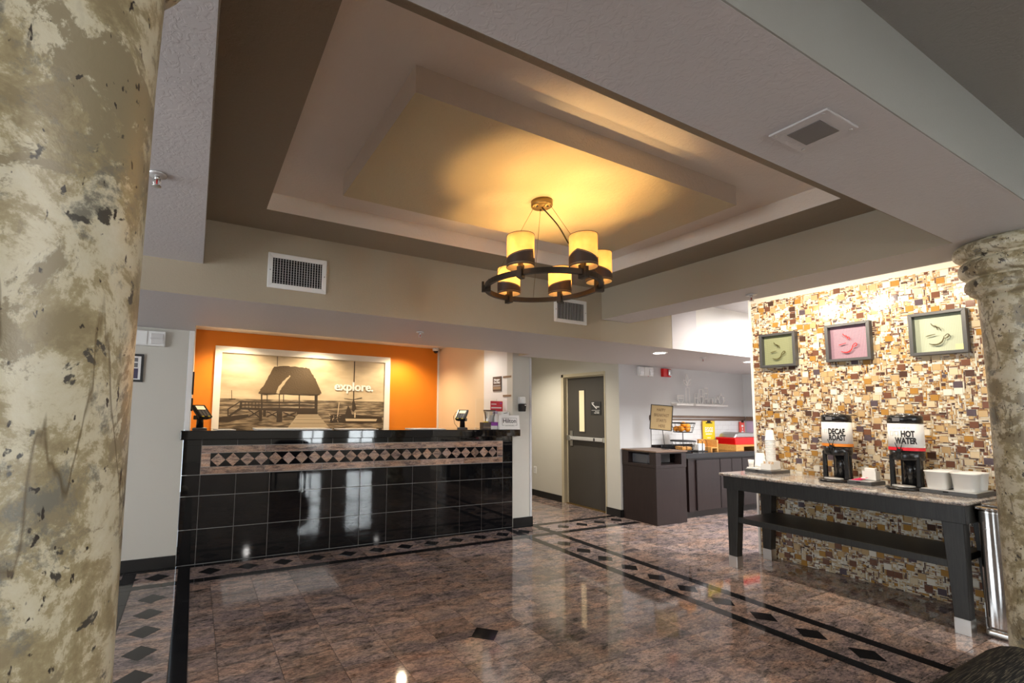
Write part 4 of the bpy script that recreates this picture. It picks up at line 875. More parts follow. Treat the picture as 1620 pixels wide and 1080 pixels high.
def cup_art(yc, zc, art, ink, label, k):
    t = thing('framed_art', label, 'picture', (XM-0.006, yc, zc))
    W2, H2 = 0.165, 0.175
    obj('frame', MB().frame(-W2, W2, -H2, H2, 0.024, -0.062, 0.0, 'x'), 'frame_grey', t, bevel=0.0015)
    obj('print', MB().box(-0.008, -0.001, -W2+0.02, W2-0.02, -H2+0.02, H2-0.02), art, t)
    iw, ih = 2*(W2-0.022), 2*(H2-0.022)
    def P3(u, v): return (-0.030, (0.5-u)*iw, (0.5-v)*ih)
    def curve(pts, r0, r1):
        n = 22; out = []; m = len(pts)-1
        for q in range(n+1):
            f = q/n*m; a = min(int(f), m-1); x = f-a
            p0, p1, p2, p3 = pts[max(a-1, 0)], pts[a], pts[a+1], pts[min(a+2, m)]
            out.append(tuple(0.5*(2*p1[d]+(p2[d]-p0[d])*x+(2*p0[d]-5*p1[d]+4*p2[d]-p3[d])*x*x+(3*p1[d]-p0[d]-3*p2[d]+p3[d])*x**3) for d in (0, 1)))
        mb = MB(); prev = None
        for q, p in enumerate(out):
            a, b_ = out[max(q-1, 0)], out[min(q+1, n)]; dx, dy = b_[0]-a[0], b_[1]-a[1]; L = math.hypot(dx, dy) or 1
            w = 1.15*(r0+(r1-r0)*math.sin(q/n*PI))
            s0 = P3(p[0]-dy/L*w, p[1]+dx/L*w); s1 = P3(p[0]+dy/L*w, p[1]-dx/L*w)
            ring = [mb.bm.verts.new((s0[0]-0.002, s0[1], s0[2])), mb.bm.verts.new((s1[0]-0.002, s1[1], s1[2])), mb.bm.verts.new((s1[0]+0.002, s1[1], s1[2])), mb.bm.verts.new((s0[0]+0.002, s0[1], s0[2]))]
            if prev:
                for d in range(4): mb.bm.faces.new((prev[d], prev[(d+1) % 4], ring[(d+1) % 4], ring[d]))
            prev = ring
        return mb
    obj('cup_bowl', curve([(0.30, 0.765), (0.38, 0.80), (0.48, 0.80), (0.57, 0.73), (0.61, 0.60)], 0.004, 0.016), ink, t)
    obj('cup_handle', curve([(0.60, 0.65), (0.66, 0.65), (0.71, 0.59), (0.68, 0.55), (0.62, 0.60)], 0.006, 0.010), ink, t)
    obj('cup_rim', curve([(0.24, 0.57), (0.32, 0.55), (0.44, 0.525)], 0.003, 0.011), ink, t)
    obj('steam', curve([(0.36, 0.22), (0.40, 0.29), (0.47, 0.33), (0.49, 0.42)], 0.003, 0.013), ink, t)
    obj('steam', curve([(0.44, 0.33), (0.52, 0.36), (0.55, 0.44)], 0.003, 0.008), ink, t)
    if k == 2: obj('sticky_note', MB().box(-0.0095, -0.008, -0.14, -0.085, -0.14, -0.10), 'post_it', t)
cup_art(2.662, 2.118, 'green_art', 'cupgreen', 'small dark framed olive cup art, farthest along the mosaic wall', 0)
cup_art(2.082, 2.128, 'pink_art', 'cupred', 'framed mauve art with a red steaming cup', 1)
cup_art(1.498, 2.128, 'lime_art', 'cupgreen', 'framed pale lime cup art nearest the right column', 2)

# ------------------------------------------------------------------ console table
ct = thing('console_table', 'charcoal console table with speckled granite top against the mosaic wall', 'table', (4.99, 2.06, 0))
O = (4.99, 2.06, 0)
obj('stone_top', MB().box(4.628, 5.355, 1.236, 2.893, 0.853, 0.880), 'tabletop', ct, O, bevel=0.012, seg=4)
ap = MB().box(4.66, 4.69, 1.248, 2.865, 0.730, 0.853).box(5.29, 5.32, 1.248, 2.865, 0.730, 0.853); ap.box(4.69, 5.29, 1.248, 1.278, 0.730, 0.853); ap.box(4.69, 5.29, 2.835, 2.865, 0.730, 0.853)
obj('apron', ap, 'darkwood', ct, O, bevel=0.003)
obj('shelf', MB().box(4.675, 5.31, 1.34, 2.745, 0.424, 0.474), 'darkwood', ct, O, bevel=0.003)
for (ya, yb, Ya, Yb) in ((2.765, 2.838, 2.728, 2.838), (1.266, 1.340, 1.262, 1.368)):
    for (xa, xb, Xa, Xb_) in ((4.664, 4.752, 4.664, 4.764), (5.232, 5.318, 5.22, 5.318)):
        lg = obj('leg', MB().taper(xa, xb, ya, yb, 0.10, Xa, Xb_, Ya, Yb, 0.735), 'darkwood', ct, O, bevel=0.003)
        obj('steel_foot', MB().box(xa-0.003, xb+0.003, ya-0.003, yb+0.003, 0.0, 0.105), 'steel', lg, O, bevel=0.002)
ZT = 0.8805
def tray(x0, x1, y0, y1, label):
    t = thing('serving_tray', label, 'tray', ((x0+x1)/2, (y0+y1)/2, ZT)); w, d = (x1-x0)/2, (y1-y0)/2
    obj('riser', MB().box(-w, w, -d, d, 0, 0.028), 'frame_grey', t, bevel=0.003); obj('inset', MB().box(-w+0.008, w-0.008, -d+0.008, d-0.008, 0.0275, 0.033), 'chrome_dull', t, bevel=0.002)
    obj('finger_notch', MB().box(-w-0.0006, -w+0.004, d*0.05-0.014, d*0.05+0.014, 0.016, 0.026), 'void', t)
    return t
tray(4.985, 5.315, 2.60, 2.845, 'charcoal tray under the cups and stirrers on the stone top')
tray(4.965, 5.22, 1.845, 2.005, 'charcoal tray between the two drink urns')
tray(4.955, 5.335, 1.262, 1.560, 'charcoal tray under white lid bins by the right column')
def white_box(name, x, y, w, d, h, label, cat, z=ZT+0.0335, hollow=True, bev=0.003):
    t = thing(name, label, cat, (x, y, z))
    mb = MB().box(-w, w, -d, d, 0, 0.004)
    for q in ((-w, w, -d, -d+0.004), (-w, w, d-0.004, d), (-w, -w+0.004, -d+0.004, d-0.004), (w-0.004, w, -d+0.004, d-0.004)): mb.box(q[0], q[1], q[2], q[3], 0.0, h)
    obj('bin_body', mb, 'whiteplastic', t)
    return t
# cups and stirrers
ORD = ['topmost', 'second', 'third', 'fourth', 'fifth', 'sixth', 'seventh', 'eighth', 'ninth', 'tenth', 'eleventh', 'twelfth', 'thirteenth', 'fourteenth', 'fifteenth', 'sixteenth', 'seventeenth', 'lowest']
def cup_stack(x, y, n, z0, label, r=0.041, hh=0.105, pitch=0.0165):
    g = 'paper cups in the tall stack' if n > 4 else 'paper cups in the short stack'
    me = None
    for k in range(n):
        if me is None:
            c_ = obj('paper_cup', MB().lathe([(r-0.002, 0), (r+0.003, 0), (r+0.003, 0.006), (r, 0.007), (r*0.72, hh), (r*0.70, hh), (r*0.69, hh-0.004), (r-0.0025, 0.001)], n=28, cap=False).lathe([(r*0.71, hh-0.006), (0.001, hh-0.006)], n=28, cap=False), 'paper'); me = c_.data
        else: c_ = bpy.data.objects.new('paper_cup', me); COL.objects.link(c_)
        c_.location = (x, y, z0+pitch*k)
        w = ORD[n-1-k] if n-1-k < 17 and k else ('lowest' if k == 0 else ORD[n-1-k])
        tag(c_, label % (w if w in ('topmost', 'lowest') else w+' from top'), 'cup', g)
cup_stack(5.20, 2.71, 18, ZT+0.0335, 'white paper cup, %s in the tall stack beside the mosaic wall')
cup_stack(5.10, 2.755, 3, ZT+0.0335, 'larger white paper cup, %s in the short stack before the tall one', 0.048, 0.13, 0.012)
t = white_box('stirrer_box', 5.035, 2.655, 0.035, 0.045, 0.062, 'small open white box holding birch stirring sticks', 'box')
random.seed(5)
for k in range(14):
    x, y = random.uniform(-0.022, 0.022), random.uniform(-0.034, 0.034)
    st = obj('stir_stick', MB().box(-0.0025, 0.0025, -0.001, 0.001, 0, 0.078), 'stick', t); st.location = (x, y, 0.005); st.rotation_euler = (R(random.uniform(-12, 12)), R(random.uniform(-10, 10)), random.uniform(0, 3))
t = white_box('lid_box', 5.13, 2.650, 0.055, 0.032, 0.085, 'larger plain white box behind the stirring sticks', 'box')
t = thing('napkin_pile', 'low pile of white napkins on the tray left edge', 'napkins', (5.03, 2.79, ZT+0.0335)); obj('napkins', MB().box(-0.035, 0.035, -0.04, 0.04, 0, 0.012), 'paper', t, bevel=0.003)
obj('upright_cup', MB().lathe([(0.020, 0.012), (0.026, 0.085)], 0.0, 0.015, 20), 'paper', t)
# drink urns
def urn(x, y, l1, l2, band, fine, label, p1, p2):
    t = thing('drink_urn', label, 'dispenser', (x, y, ZT)); r = 0.106
    FA = math.atan2(-y, -x)  # towards the middle of the lobby
    obj('base_tray', MB().lathe([(0.10, 0), (0.115, 0.006), (0.115, 0.016), (0.10, 0.024)], -0.045, 0, 40, sx=1.55), 'blackplastic', t)
    obj('drip_grid', MB().lathe([(0.062, 0.0235), (0.060, 0.030)], -0.10, 0, 30, sx=1.0, sy=1.1), 'chrome_dull', t)
    for sx, sy in ((-0.048, 0.078), (-0.048, -0.078), (0.075, 0.05), (0.075, -0.05)):
        obj('leg', MB().taper(sx-0.018, sx+0.018, sy-0.016, sy+0.016, 0.02, sx*1.0-0.014, sx+0.014, sy*1.0-0.014, sy+0.014, 0.262), 'blackplastic', t, bevel=0.008)
    obj('liner', MB().lathe([(0.044, 0.022), (0.044, 0.26)], 0.03, -0.008, 24), 'blackplastic', t)
    obj('lower_ring', MB().lathe([(r-0.012, 0.225), (r-0.006, 0.235), (r-0.004, 0.32)], n=48), 'blackplastic', t)
    obj('vessel', MB().lathe([(r, 0.302), (r-0.002, 0.515)], n=56), 'paper', t)
    obj('colour_band', MB().lathe([(r+0.0008, 0.302), (r+0.0006, 0.327)], n=56, cap=False), band, t)
    obj('lid', MB().lathe([(r-0.001, 0.515), (r-0.002, 0.572), (r-0.012, 0.580), (0.05, 0.584)], n=48), 'blackplastic', t)
    obj('lid_latch', MB().lathe([(r-0.0005, 0.532), (r-0.001, 0.56)], n=10, cap=False, a0=FA-0.75, a1=FA-0.28), 'greyplastic', t)
    obj('lid_button', MB().lathe([(0.055, 0.583), (0.045, 0.594), (0.02, 0.598)], n=28), 'polished', t)
    def wrap(a0, rr):
        return lambda px, py, pz: Vector(((rr+pz)*math.cos(a0+px/rr), (rr+pz)*math.sin(a0+px/rr), py))
    rr = r+0.0006
    text(l1, 0.066, (0, 0, p1[1]), t, 'ink', mapf=wrap(FA+R(p1[0]), rr), sx=0.56, bold=0.0030, ext=0.0004)
    text(l2, 0.066, (0, 0, p2[1]), t, 'ink', mapf=wrap(FA+R(p2[0]), rr), sx=0.56, bold=0.0030, ext=0.0004)
    fp = MB(); px = -0.058; w3 = wrap(FA+R(-12), rr+0.0003)      # a row too small to read: thin strokes in word groups
    for n_ in ((5, 1, 4, 6) if band == 'orange_band' else (4, 5, 4, 3)):
        for q_ in range(n_):
            v_ = [fp.bm.verts.new(w3(px+dx_, dz_, 0)) for dx_, dz_ in ((0, 0.474), (0.0012, 0.474), (0.0012, 0.488), (0, 0.488))]; fp.bm.faces.new(v_)
            v_ = [fp.bm.verts.new(w3(px+dx_, dz_, 0)) for dx_, dz_ in ((0.0012, 0.487 if q_ % 2 else 0.474), (0.0035, 0.487 if q_ % 2 else 0.474), (0.0035, 0.4885 if q_ % 2 else 0.4755), (0.0012, 0.4885 if q_ % 2 else 0.4755))]; fp.bm.faces.new(v_)
            px += 0.0056
        px += 0.006
    obj('small_print', fp, 'greyink', t)['kind'] = 'stuff'
    # line drawing of cups beside the words
    dm = MB()
    for a0 in ((-48, -30) if band == 'red_band' else (-44,)):
        q = [(-0.013, 0.0), (-0.010, -0.035), (0.010, -0.035), (0.013, 0.0), (-0.013, 0.0)]
        pts = [wrap(FA+R(a0), rr+0.0005)(px, py+0.452, 0) for px, py in q]; dm.tube(pts, 0.0008, 4)
    obj('cup_drawing', dm, 'greyink', t)
    # tap with clear spout
    tp = MB(); tp.box(-0.045, 0.0, -0.012, 0.012, -0.014, 0.014)
    q = Matrix.Rotation(FA-R(22), 4, 'Z') @ Matrix.Rotation(PI, 4, 'Z')
    def put_(mb_, z):
        bmesh.ops.transform(mb_.bm, matrix=Matrix.Rotation(PI+FA-R(18), 4, 'Z') @ Matrix.Translation((-r, 0, z)), verts=mb_.bm.verts); return mb_
    tap = obj('tap', put_(tp, 0.302), 'blackplastic', t, bevel=0.003)
    obj('tap_lever', put_(MB().tube([(-0.030, -0.008, 0.012), (-0.036, -0.022, 0.060), (-0.036, 0.022, 0.060), (-0.030, 0.008, 0.012)], 0.0032, 8), 0.302), 'blackplastic', tap)
    obj('spout', put_(MB().taper(-0.040, -0.018, -0.010, 0.010, -0.062, -0.044, -0.014, -0.016, 0.016, -0.012), 0.302), 'acrylic', tap)
    return t
urn(5.115, 2.118, 'DECAF', 'ROAST', 'orange_band', 'BLEND & ROAST COFFEE', 'black drink urn with orange band lettered for decaf', (-2, 0.411), (0, 0.357))
urn(5.115, 1.665, 'HOT', 'WATER', 'red_band', "CAREFUL IT'S HOT", 'black drink urn with red band lettered for hot water', (6, 0.411), (-1, 0.357))
t = white_box('tea_box', 5.13, 1.905, 0.038, 0.045, 0.075, 'white box of tea packets on the middle tray', 'box')
obj('tea_packets', MB().box(-0.02, 0.02, -0.035, 0.035, 0.01, 0.10), 'paper', t, bevel=0.003)
for k in range(4):
    p = thing('sweetener_packet', 'pink sweetener packet on the middle tray, '+('lowest of the pile', 'second from the bottom', 'third from the bottom', 'white one on top')[k], 'packet', (5.01+0.008*k, 1.955-0.014*k, ZT+0.0335+0.006*k), 'sweetener packets', R(12*k-10))
    obj('packet', MB().box(-0.03, 0.03, -0.022, 0.022, 0, 0.005), 'paper' if k == 3 else 'pink', p, bevel=0.0015); obj('stripe', MB().box(-0.03, 0.03, -0.022, -0.006, 0.005, 0.0056), 'pink', p)
def tub(x, y, label):
    t = thing('white_bin', label, 'bin', (x, y, ZT+0.0335))
    mb = MB(); n = 28
    def ring(w, d, z): return [mb.bm.verts.new((w*math.copysign(abs(math.cos(a))**0.45, math.cos(a)), d*math.copysign(abs(math.sin(a))**0.45, math.sin(a)), z)) for a in [2*PI*k/n for k in range(n)]]
    rs = [ring(0.060, 0.050, 0), ring(0.064, 0.054, 0.004), ring(0.074, 0.064, 0.122), ring(0.078, 0.068, 0.123), ring(0.078, 0.068, 0.131), ring(0.071, 0.061, 0.131), ring(0.061, 0.051, 0.008)]
    for a, b_ in zip(rs, rs[1:]):
        for k in range(n): f = mb.bm.faces.new((a[k], a[(k+1) % n], b_[(k+1) % n], b_[k])); f.smooth = True
    mb.bm.faces.new(rs[0][::-1]); mb.bm.faces.new(rs[-1])
    obj('tub', mb, 'whiteplastic', t); return t
tub(5.045, 1.475, 'white plastic bin at the tray front, beside the hot water urn'); tub(5.045, 1.335, 'white plastic bin at the tray front corner nearest the column')
tub(5.215, 1.475, 'white plastic bin at the tray back next to hot water urn'); tub(5.215, 1.335, 'white plastic bin at the tray back nearest the column')
for (x, y, lab) in ((5.205, 1.470, 'violet creamer cup heaped in the back bin by the urn'), (5.22, 1.345, 'violet creamer cup heaped in the back bin by the column')):
    c_ = thing('creamer_cup', lab, 'creamer', (x, y, ZT+0.045)); obj('cup', MB().lathe([(0.014, 0), (0.019, 0.10)], n=16), 'paper', c_); obj('foil_lid', MB().lathe([(0.019, 0.10), (0.019, 0.102)], n=16), 'purple', c_)
# steel bin
t = thing('steel_bin', 'tall polished steel waste bin between console table and right column', 'bin', (5.0, 1.046, 0))
obj('body', MB().box(-0.205, 0.30, -0.21, 0.185, 0.045, 0.83), 'polished', t, bevel=0.022, seg=5)
obj('base_ring', MB().box(-0.21, 0.305, -0.215, 0.19, 0.0, 0.05), 'steel', t, bevel=0.02, seg=4)
obj('lid', MB().box(-0.215, 0.31, -0.22, 0.195, 0.825, 0.848).box(-0.19, 0.285, -0.20, 0.17, 0.848, 0.87), 'polished', t, bevel=0.008)
obj('rivet', MB().sphere((-0.206, 0.15, 0.70), 0.006, 10), 'steel', t)

# ------------------------------------------------------------------ breakfast nook
wc = thing('waste_cabinet', 'espresso wood waste cabinet with side openings below the breakfast sign', 'cabinet', (5.725, 4.47, 0)); O = (5.725, 4.47, 0)
x0, x1, y0, y1 = 5.42, 6.03, 4.20, 4.742
obj('body', MB().box(x0+0.006, x1-0.006, y0+0.006, y1, 0.0, 0.735), 'espresso', wc, O, bevel=0.003)
hd = MB().box(x0, x1, y0, y1, 0.735, 0.775).box(x0, x1, y0, y1, 0.922, 0.94)
for q in ((x0, x0+0.10, y0, y0+0.10), (x1-0.10, x1, y0, y0+0.10), (x0, x0+0.10, y1-0.10, y1), (x1-0.10, x1, y1-0.10, y1)): hd.box(q[0], q[1], q[2], q[3], 0.775, 0.922)
obj('open_head', hd, 'espresso', wc, O, bevel=0.002)
obj('top', MB().box(x0-0.012, x1+0.012, y0-0.012, y1, 0.94, 0.958), 'rail', wc, O, bevel=0.003); obj('liner', MB().box(x0+0.09, x1-0.06, y0+0.20, y1-0.03, 0.776, 0.90), 'greyplastic', wc, O, bevel=0.01)
# base cabinets, each a thing, and one worktop
for k, (xa, xb, lab) in enumerate(((6.24, 7.215, 'espresso base cabinet of two doors next to the waste cabinet'), (7.217, 8.384, 'espresso base cabinet of two doors in the nook corner'))):
    t = thing('base_cabinet', lab, 'cabinet', ((xa+xb)/2, 4.53, 0)); O = ((xa+xb)/2, 4.53, 0)
    obj('carcass', MB().box(xa, xb, 4.32, 4.758, 0.09, 0.829), 'espresso', t, O); obj('toe_kick', MB().box(xa, xb, 4.36, 4.75, 0, 0.09), 'base', t, O)
    ds = ((6.395, 6.79), (6.81, 7.205)) if k == 0 else ((7.235, 7.79), (7.81, 8.37))
    ds = ((6.395, 6.905),) if k == 0 else ds
    for a, b_ in (((6.395, 6.925), (6.945, 7.21)) if k == 0 else ((7.222, 7.47), (7.49, 7.96), (7.98, 8.38))): obj('cabinet_door', MB().box(a, b_, 4.298, 4.3195, 0.10, 0.805), 'espresso', t, O, bevel=0.006)
t = thing('worktop', 'black worktop with upstand along the breakfast nook wall', 'worktop', (7.2, 4.52, 0.83))
obj('slab', MB().box(-1.155, 1.184, -0.245, 0.239, 0, 0.075), 'black_floor', t, bevel=0.006); obj('upstand', MB().box(-1.155, 1.184, 0.222, 0.2385, 0.075, 0.165), 'black_floor', t, bevel=0.003)
t = thing('tile_splashback', 'white brick tile splashback above the black worktop', 'tiles', (7.215, YW, 0.996))
obj('backing', MB().box(-1.17, 1.169, -0.006, -0.0005, 0, 0.362), 'grout', t)
sb = MB(); rows = 5; rh = 0.362/rows
for j in range(rows):
    x = -1.17-(0.075 if j % 2 else 0)
    while x < 1.169:
        a, b_ = max(x, -1.17)+0.001, min(x+0.15, 1.169)-0.001
        if b_-a > 0.01: sb.box(a, b_, -0.013, -0.004, rh*j+0.001, rh*(j+1)-0.001)
        x += 0.15
o = obj('brick_tiles', sb, 'subway', t); o['kind'] = 'stuff'
t = thing('wall_rail', 'long walnut hanging rail above the white tiles', 'rail', (7.2, YW, 1.395)); obj('board', MB().box(-1.18, 1.184, -0.022, -0.0005, -0.036, 0.036), 'rail', t, bevel=0.003); obj('metal_bar', MB().box(-1.16, 1.18, -0.034, -0.022, -0.012, -0.002), 'steel', t)
t = thing('side_panel', 'tiled panel on the nook side wall with a painted lilac sheen', 'panel', (8.384, 4.42, 0.996)); obj('board', MB().box(-0.012, -0.0005, -0.22, 0.30, 0, 0.362), 'lilac', t); obj('rail', MB().box(-0.022, -0.0005, -0.22, 0.30, 0.364, 0.435), 'rail', t)  # flat board; the lilac gloss of the tiles is put into its colour
# wall shelves with white outline ornaments
for xa, xb, lab in ((6.51, 6.91, 'short white ledge carrying outlined vase and cup'), (6.96, 7.785, 'long white ledge carrying outlined cups and teapot')):
    t = thing('wall_shelf', lab, 'shelf', ((xa+xb)/2, YW, 1.60)); w = (xb-xa)/2
    obj('ledge', MB().box(-w, w, -0.10, -0.0005, -0.014, 0.014), 'white', t, bevel=0.003); obj('back_lip', MB().box(-w, w, -0.012, -0.0005, 0.013, 0.030), 'white', t)
def outline(name, label, x, paths, r=0.006, grp=None):
    t = thing(name, label, 'ornament', (x, YW-0.065, 1.6145), grp); k = 0
    for nm, p, cl in paths: obj(nm, MB().tube([(a, 0, b_+r) for a, b_ in p], r, 6, cl), 'white', t)
def tumbler(w0, w1, h, z=0): return [(-w0, z), (w0, z), (w1, z+h), (-w1, z+h)]
def arc(cx, cz, rx, rz, a0, a1, n=14): return [(cx+rx*math.cos(R(a0+(a1-a0)*k/n)), cz+rz*math.sin(R(a0+(a1-a0)*k/n))) for k in range(n+1)]
outline('outlined_bowl', 'white outlined cup with stripes on the short ledge', 6.655, [('bowl', arc(0, 0.09, 0.07, 0.09, 180, 360)+[(0.07, 0.12), (-0.07, 0.12)], True), ('stripe', [(-0.068, 0.075), (0.068, 0.075)], False), ('stripe', [(-0.07, 0.10), (0.07, 0.10)], False)])
leaf = lambda a, L, z0: [(math.sin(R(a))*L*f+math.cos(R(a))*0.028*math.sin(f*PI)*s, z0+math.cos(R(a))*L*f-math.sin(R(a))*0.028*math.sin(f*PI)*s) for s, fs in ((1, [k/8 for k in range(9)]), (-1, [k/8 for k in range(7, 0, -1)])) for f in fs]
outline('outlined_vase', 'white outlined tall vase with a leaf sprig on the short ledge', 6.825, [('vase', [(-0.042, 0), (0.042, 0), (0.042, 0.24), (-0.042, 0.24)], True), ('stem', [(0, 0.24), (-0.01, 0.30)], False), ('leaf', leaf(-5, 0.17, 0.29), True), ('leaf', leaf(-48, 0.12, 0.28), True), ('leaf', leaf(42, 0.13, 0.28), True)])
g = None
outline('outlined_glass', 'white outlined tall glass, first on the long ledge', 7.03, [('glass', tumbler(0.034, 0.042, 0.16), True), ('liquid_line', [(-0.038, 0.09), (0.038, 0.09)], False)])
outline('outlined_mug_pair', 'white outlined cup with square tumbler stacked on it', 7.155, [('cup', arc(0, 0.07, 0.045, 0.07, 180, 360)+[(0.045, 0.11), (-0.045, 0.11)], True), ('tumbler', tumbler(0.036, 0.042, 0.10, 0.125), True)])
outline('outlined_mug_tower', 'white outlined tower of three tumblers on the long ledge', 7.275, [('tumbler', tumbler(0.038, 0.046, 0.075), True), ('tumbler', tumbler(0.040, 0.048, 0.075, 0.088), True), ('tumbler', tumbler(0.040, 0.048, 0.075, 0.176), True)])
outline('outlined_short_glass', 'white outlined short tumbler in the middle of long ledge', 7.395, [('tumbler', tumbler(0.040, 0.048, 0.09), True)])
outline('outlined_whisk', 'white outlined crossed utensils beside the teapot', 7.515, [('handle', [(-0.03, 0), (0.035, 0.11)], False), ('handle', [(0.03, 0), (-0.02, 0.11)], False)])
outline('outlined_teapot', 'white outlined teapot at the right end of the long ledge', 7.665, [('pot', arc(0, 0.075, 0.062, 0.075, 0, 340, 20), True), ('spout', [(-0.06, 0.06), (-0.09, 0.09), (-0.10, 0.13)], False), ('handle', arc(0.06, 0.085, 0.045, 0.04, -80, 90), False), ('lid_knob', arc(0, 0.165, 0.014, 0.014, 0, 330, 10), True)])
t = thing('fire_alarm', 'red fire alarm strobe on the breakfast nook wall', 'alarm', (6.385, YW, 2.075)); obj('housing', MB().box(-0.085, 0.085, -0.05, -0.0005, -0.062, 0.062), 'red', t, bevel=0.005); obj('strobe_lens', MB().box(0.01, 0.075, -0.075, -0.05, -0.048, 0.05), 'polished', t, bevel=0.012)
# breakfast sign on its stand
t = thing('breakfast_sign', 'tilted kraft sign in a black frame on a wire stand', 'sign', (5.92, 4.44, 0.958), rz=R(-50))
q = Matrix.Translation((-0.035, 0, 0.44)) @ Matrix.Rotation(R(4.5), 4, 'Y')
def tq(mb_): bmesh.ops.transform(mb_.bm, matrix=q, verts=mb_.bm.verts); return mb_
obj('frame', tq(MB().frame(-0.142, 0.142, -0.178, 0.178, 0.011, -0.008, 0.008)), 'matblack', t); obj('card', tq(MB().box(-0.133, 0.133, -0.003, 0.003, -0.169, 0.169)), 'kraft', t)
for k, (ln, dx) in enumerate((('HAPPY', -0.008), ('BREAKFAST', 0.0), ('STARTS', 0.004), ('HERE', 0.012))):
    text(ln, 0.060, (0, 0, 0), t, 'brownink', mapf=lambda a, b_, c_, k=k, dx=dx: q @ Vector((a+dx, -0.0036-c_, b_+0.088-0.075*k)), sx=0.62, ext=0.0003)
obj('stand', MB().tube([(-0.022, 0, 0.262), (0.0, 0, 0.004)], 0.0045, 8).lathe([(0.05, 0), (0.05, 0.005), (0.01, 0.008)], n=24), 'matblack', t)
# two tier fruit basket
fb = thing('fruit_basket', 'two tier black wire fruit basket on the worktop', 'basket', (6.40, 4.50, 0.9055))
for z0, nm in ((0.025, 'lower_basket'), (0.285, 'upper_basket')):
    b_ = MB(); rt, rb, h = 0.165, 0.125, 0.135
    circ = lambda r_, z: [(r_*math.cos(2*PI*k/28), r_*math.sin(2*PI*k/28), z) for k in range(28)]
    b_.lathe([(rt-0.003, z0+h-0.012), (rt+0.003, z0+h-0.012), (rt+0.003, z0+h+0.006), (rt-0.003, z0+h+0.006), (rt-0.003, z0+h-0.012)], n=40, cap=False); b_.tube(circ((rt+rb)/2, z0+h*0.5), 0.003, 6, True); b_.tube(circ(rb, z0), 0.005, 6, True)
    for k in range(14):
        a = 2*PI*k/14; b_.tube([(rt*math.cos(a), rt*math.sin(a), z0+h), (rb*math.cos(a), rb*math.sin(a), z0)], 0.0022, 5)
    for k in range(-3, 4): x = rb*k/4; y = math.sqrt(rb*rb-x*x); b_.tube([(x, -y, z0), (x, y, z0)], 0.002, 5)
    obj(nm, b_, 'matblack', fb)
obj('post', MB().tube([(0, 0, 0), (0, 0, 0.285)], 0.006, 8).lathe([(0.10, 0), (0.10, 0.006)], n=24), 'matblack', fb)
zb = 0.9055+0.285+0.003
for k, (x, y, z) in enumerate(((-0.075, -0.03, 0.045), (0.0, -0.075, 0.045), (0.078, -0.02, 0.045), (0.03, 0.07, 0.045), (-0.05, 0.065, 0.045), (-0.022, -0.03, 0.108), (0.05, -0.04, 0.085))):
    o = obj('orange', MB().sphere((0, 0, 0), 0.042, 18, 0.95).lathe([(0.004, 0.038), (0.002, 0.0415)], n=8), 'orangefruit', loc=(6.40+x, 4.50+y, zb+z)); o.rotation_euler = (k, k*0.7, 0)
    tag(o, 'orange in the upper wire basket tier, '+('at its left edge', 'at the front edge', 'at its right edge', 'at the back right', 'at the back left', 'on top of the heap', 'second highest, right of the top one')[k], 'fruit', 'oranges in the wire basket')
for k, (x, y) in enumerate(((-0.06, -0.03), (0.055, -0.035), (0.0, 0.06))):
    o = thing('pastry_pack', 'small tan wrapped pastry in the lower wire basket tier, '+('on the left', 'on the right', 'at the back')[k], 'pastry', (6.40+x, 4.50+y, 0.9335), 'wrapped pastries in the wire basket', k); obj('pack', MB().box(-0.05, 0.05, -0.035, 0.035, 0, 0.05), 'oak', o, bevel=0.012)
t = thing('yellow_clipboard', 'yellow egg menu on a clipboard hung from the rail', 'clipboard', (7.355, YW-0.036, 1.20))
obj('board', MB().box(-0.155, 0.155, -0.004, 0.003, -0.155, 0.155), 'oak', t); obj('sheet', MB().box(-0.150, 0.150, -0.0055, -0.004, -0.150, 0.145), 'yellow', t)
obj('clip', MB().box(-0.075, 0.075, -0.018, -0.005, 0.115, 0.130).box(-0.04, 0.04, -0.014, -0.004, 0.13, 0.158), 'bronze', t, bevel=0.003)
text('EGGS', 0.105, (0, -0.0062, -0.022), t, 'whiteink', sx=0.80, bold=0.003)
obj('small_print', MB().box(-0.085, 0.075, -0.0062, -0.0055, -0.062, -0.048).box(-0.05, 0.04, -0.0062, -0.0055, -0.118, -0.108), 'paper', t)['kind'] = 'stuff'
t = thing('red_clipboard', 'narrow red menu board hung at the nook corner', 'clipboard', (8.24, YW-0.045, 1.235)); obj('board', MB().box(-0.06, 0.06, -0.006, 0.012, -0.108, 0.108), 'coral', t)
obj('clip', MB().box(-0.03, 0.03, -0.016, -0.005, 0.095, 0.125), 'bronze', t, bevel=0.003); obj('print_blocks', MB().box(-0.028, 0.028, -0.0072, -0.006, 0.02, 0.055).box(-0.01, 0.01, -0.0072, -0.006, -0.03, 0.005).box(-0.028, 0.028, -0.0072, -0.006, -0.08, -0.045), 'whiteink', t)
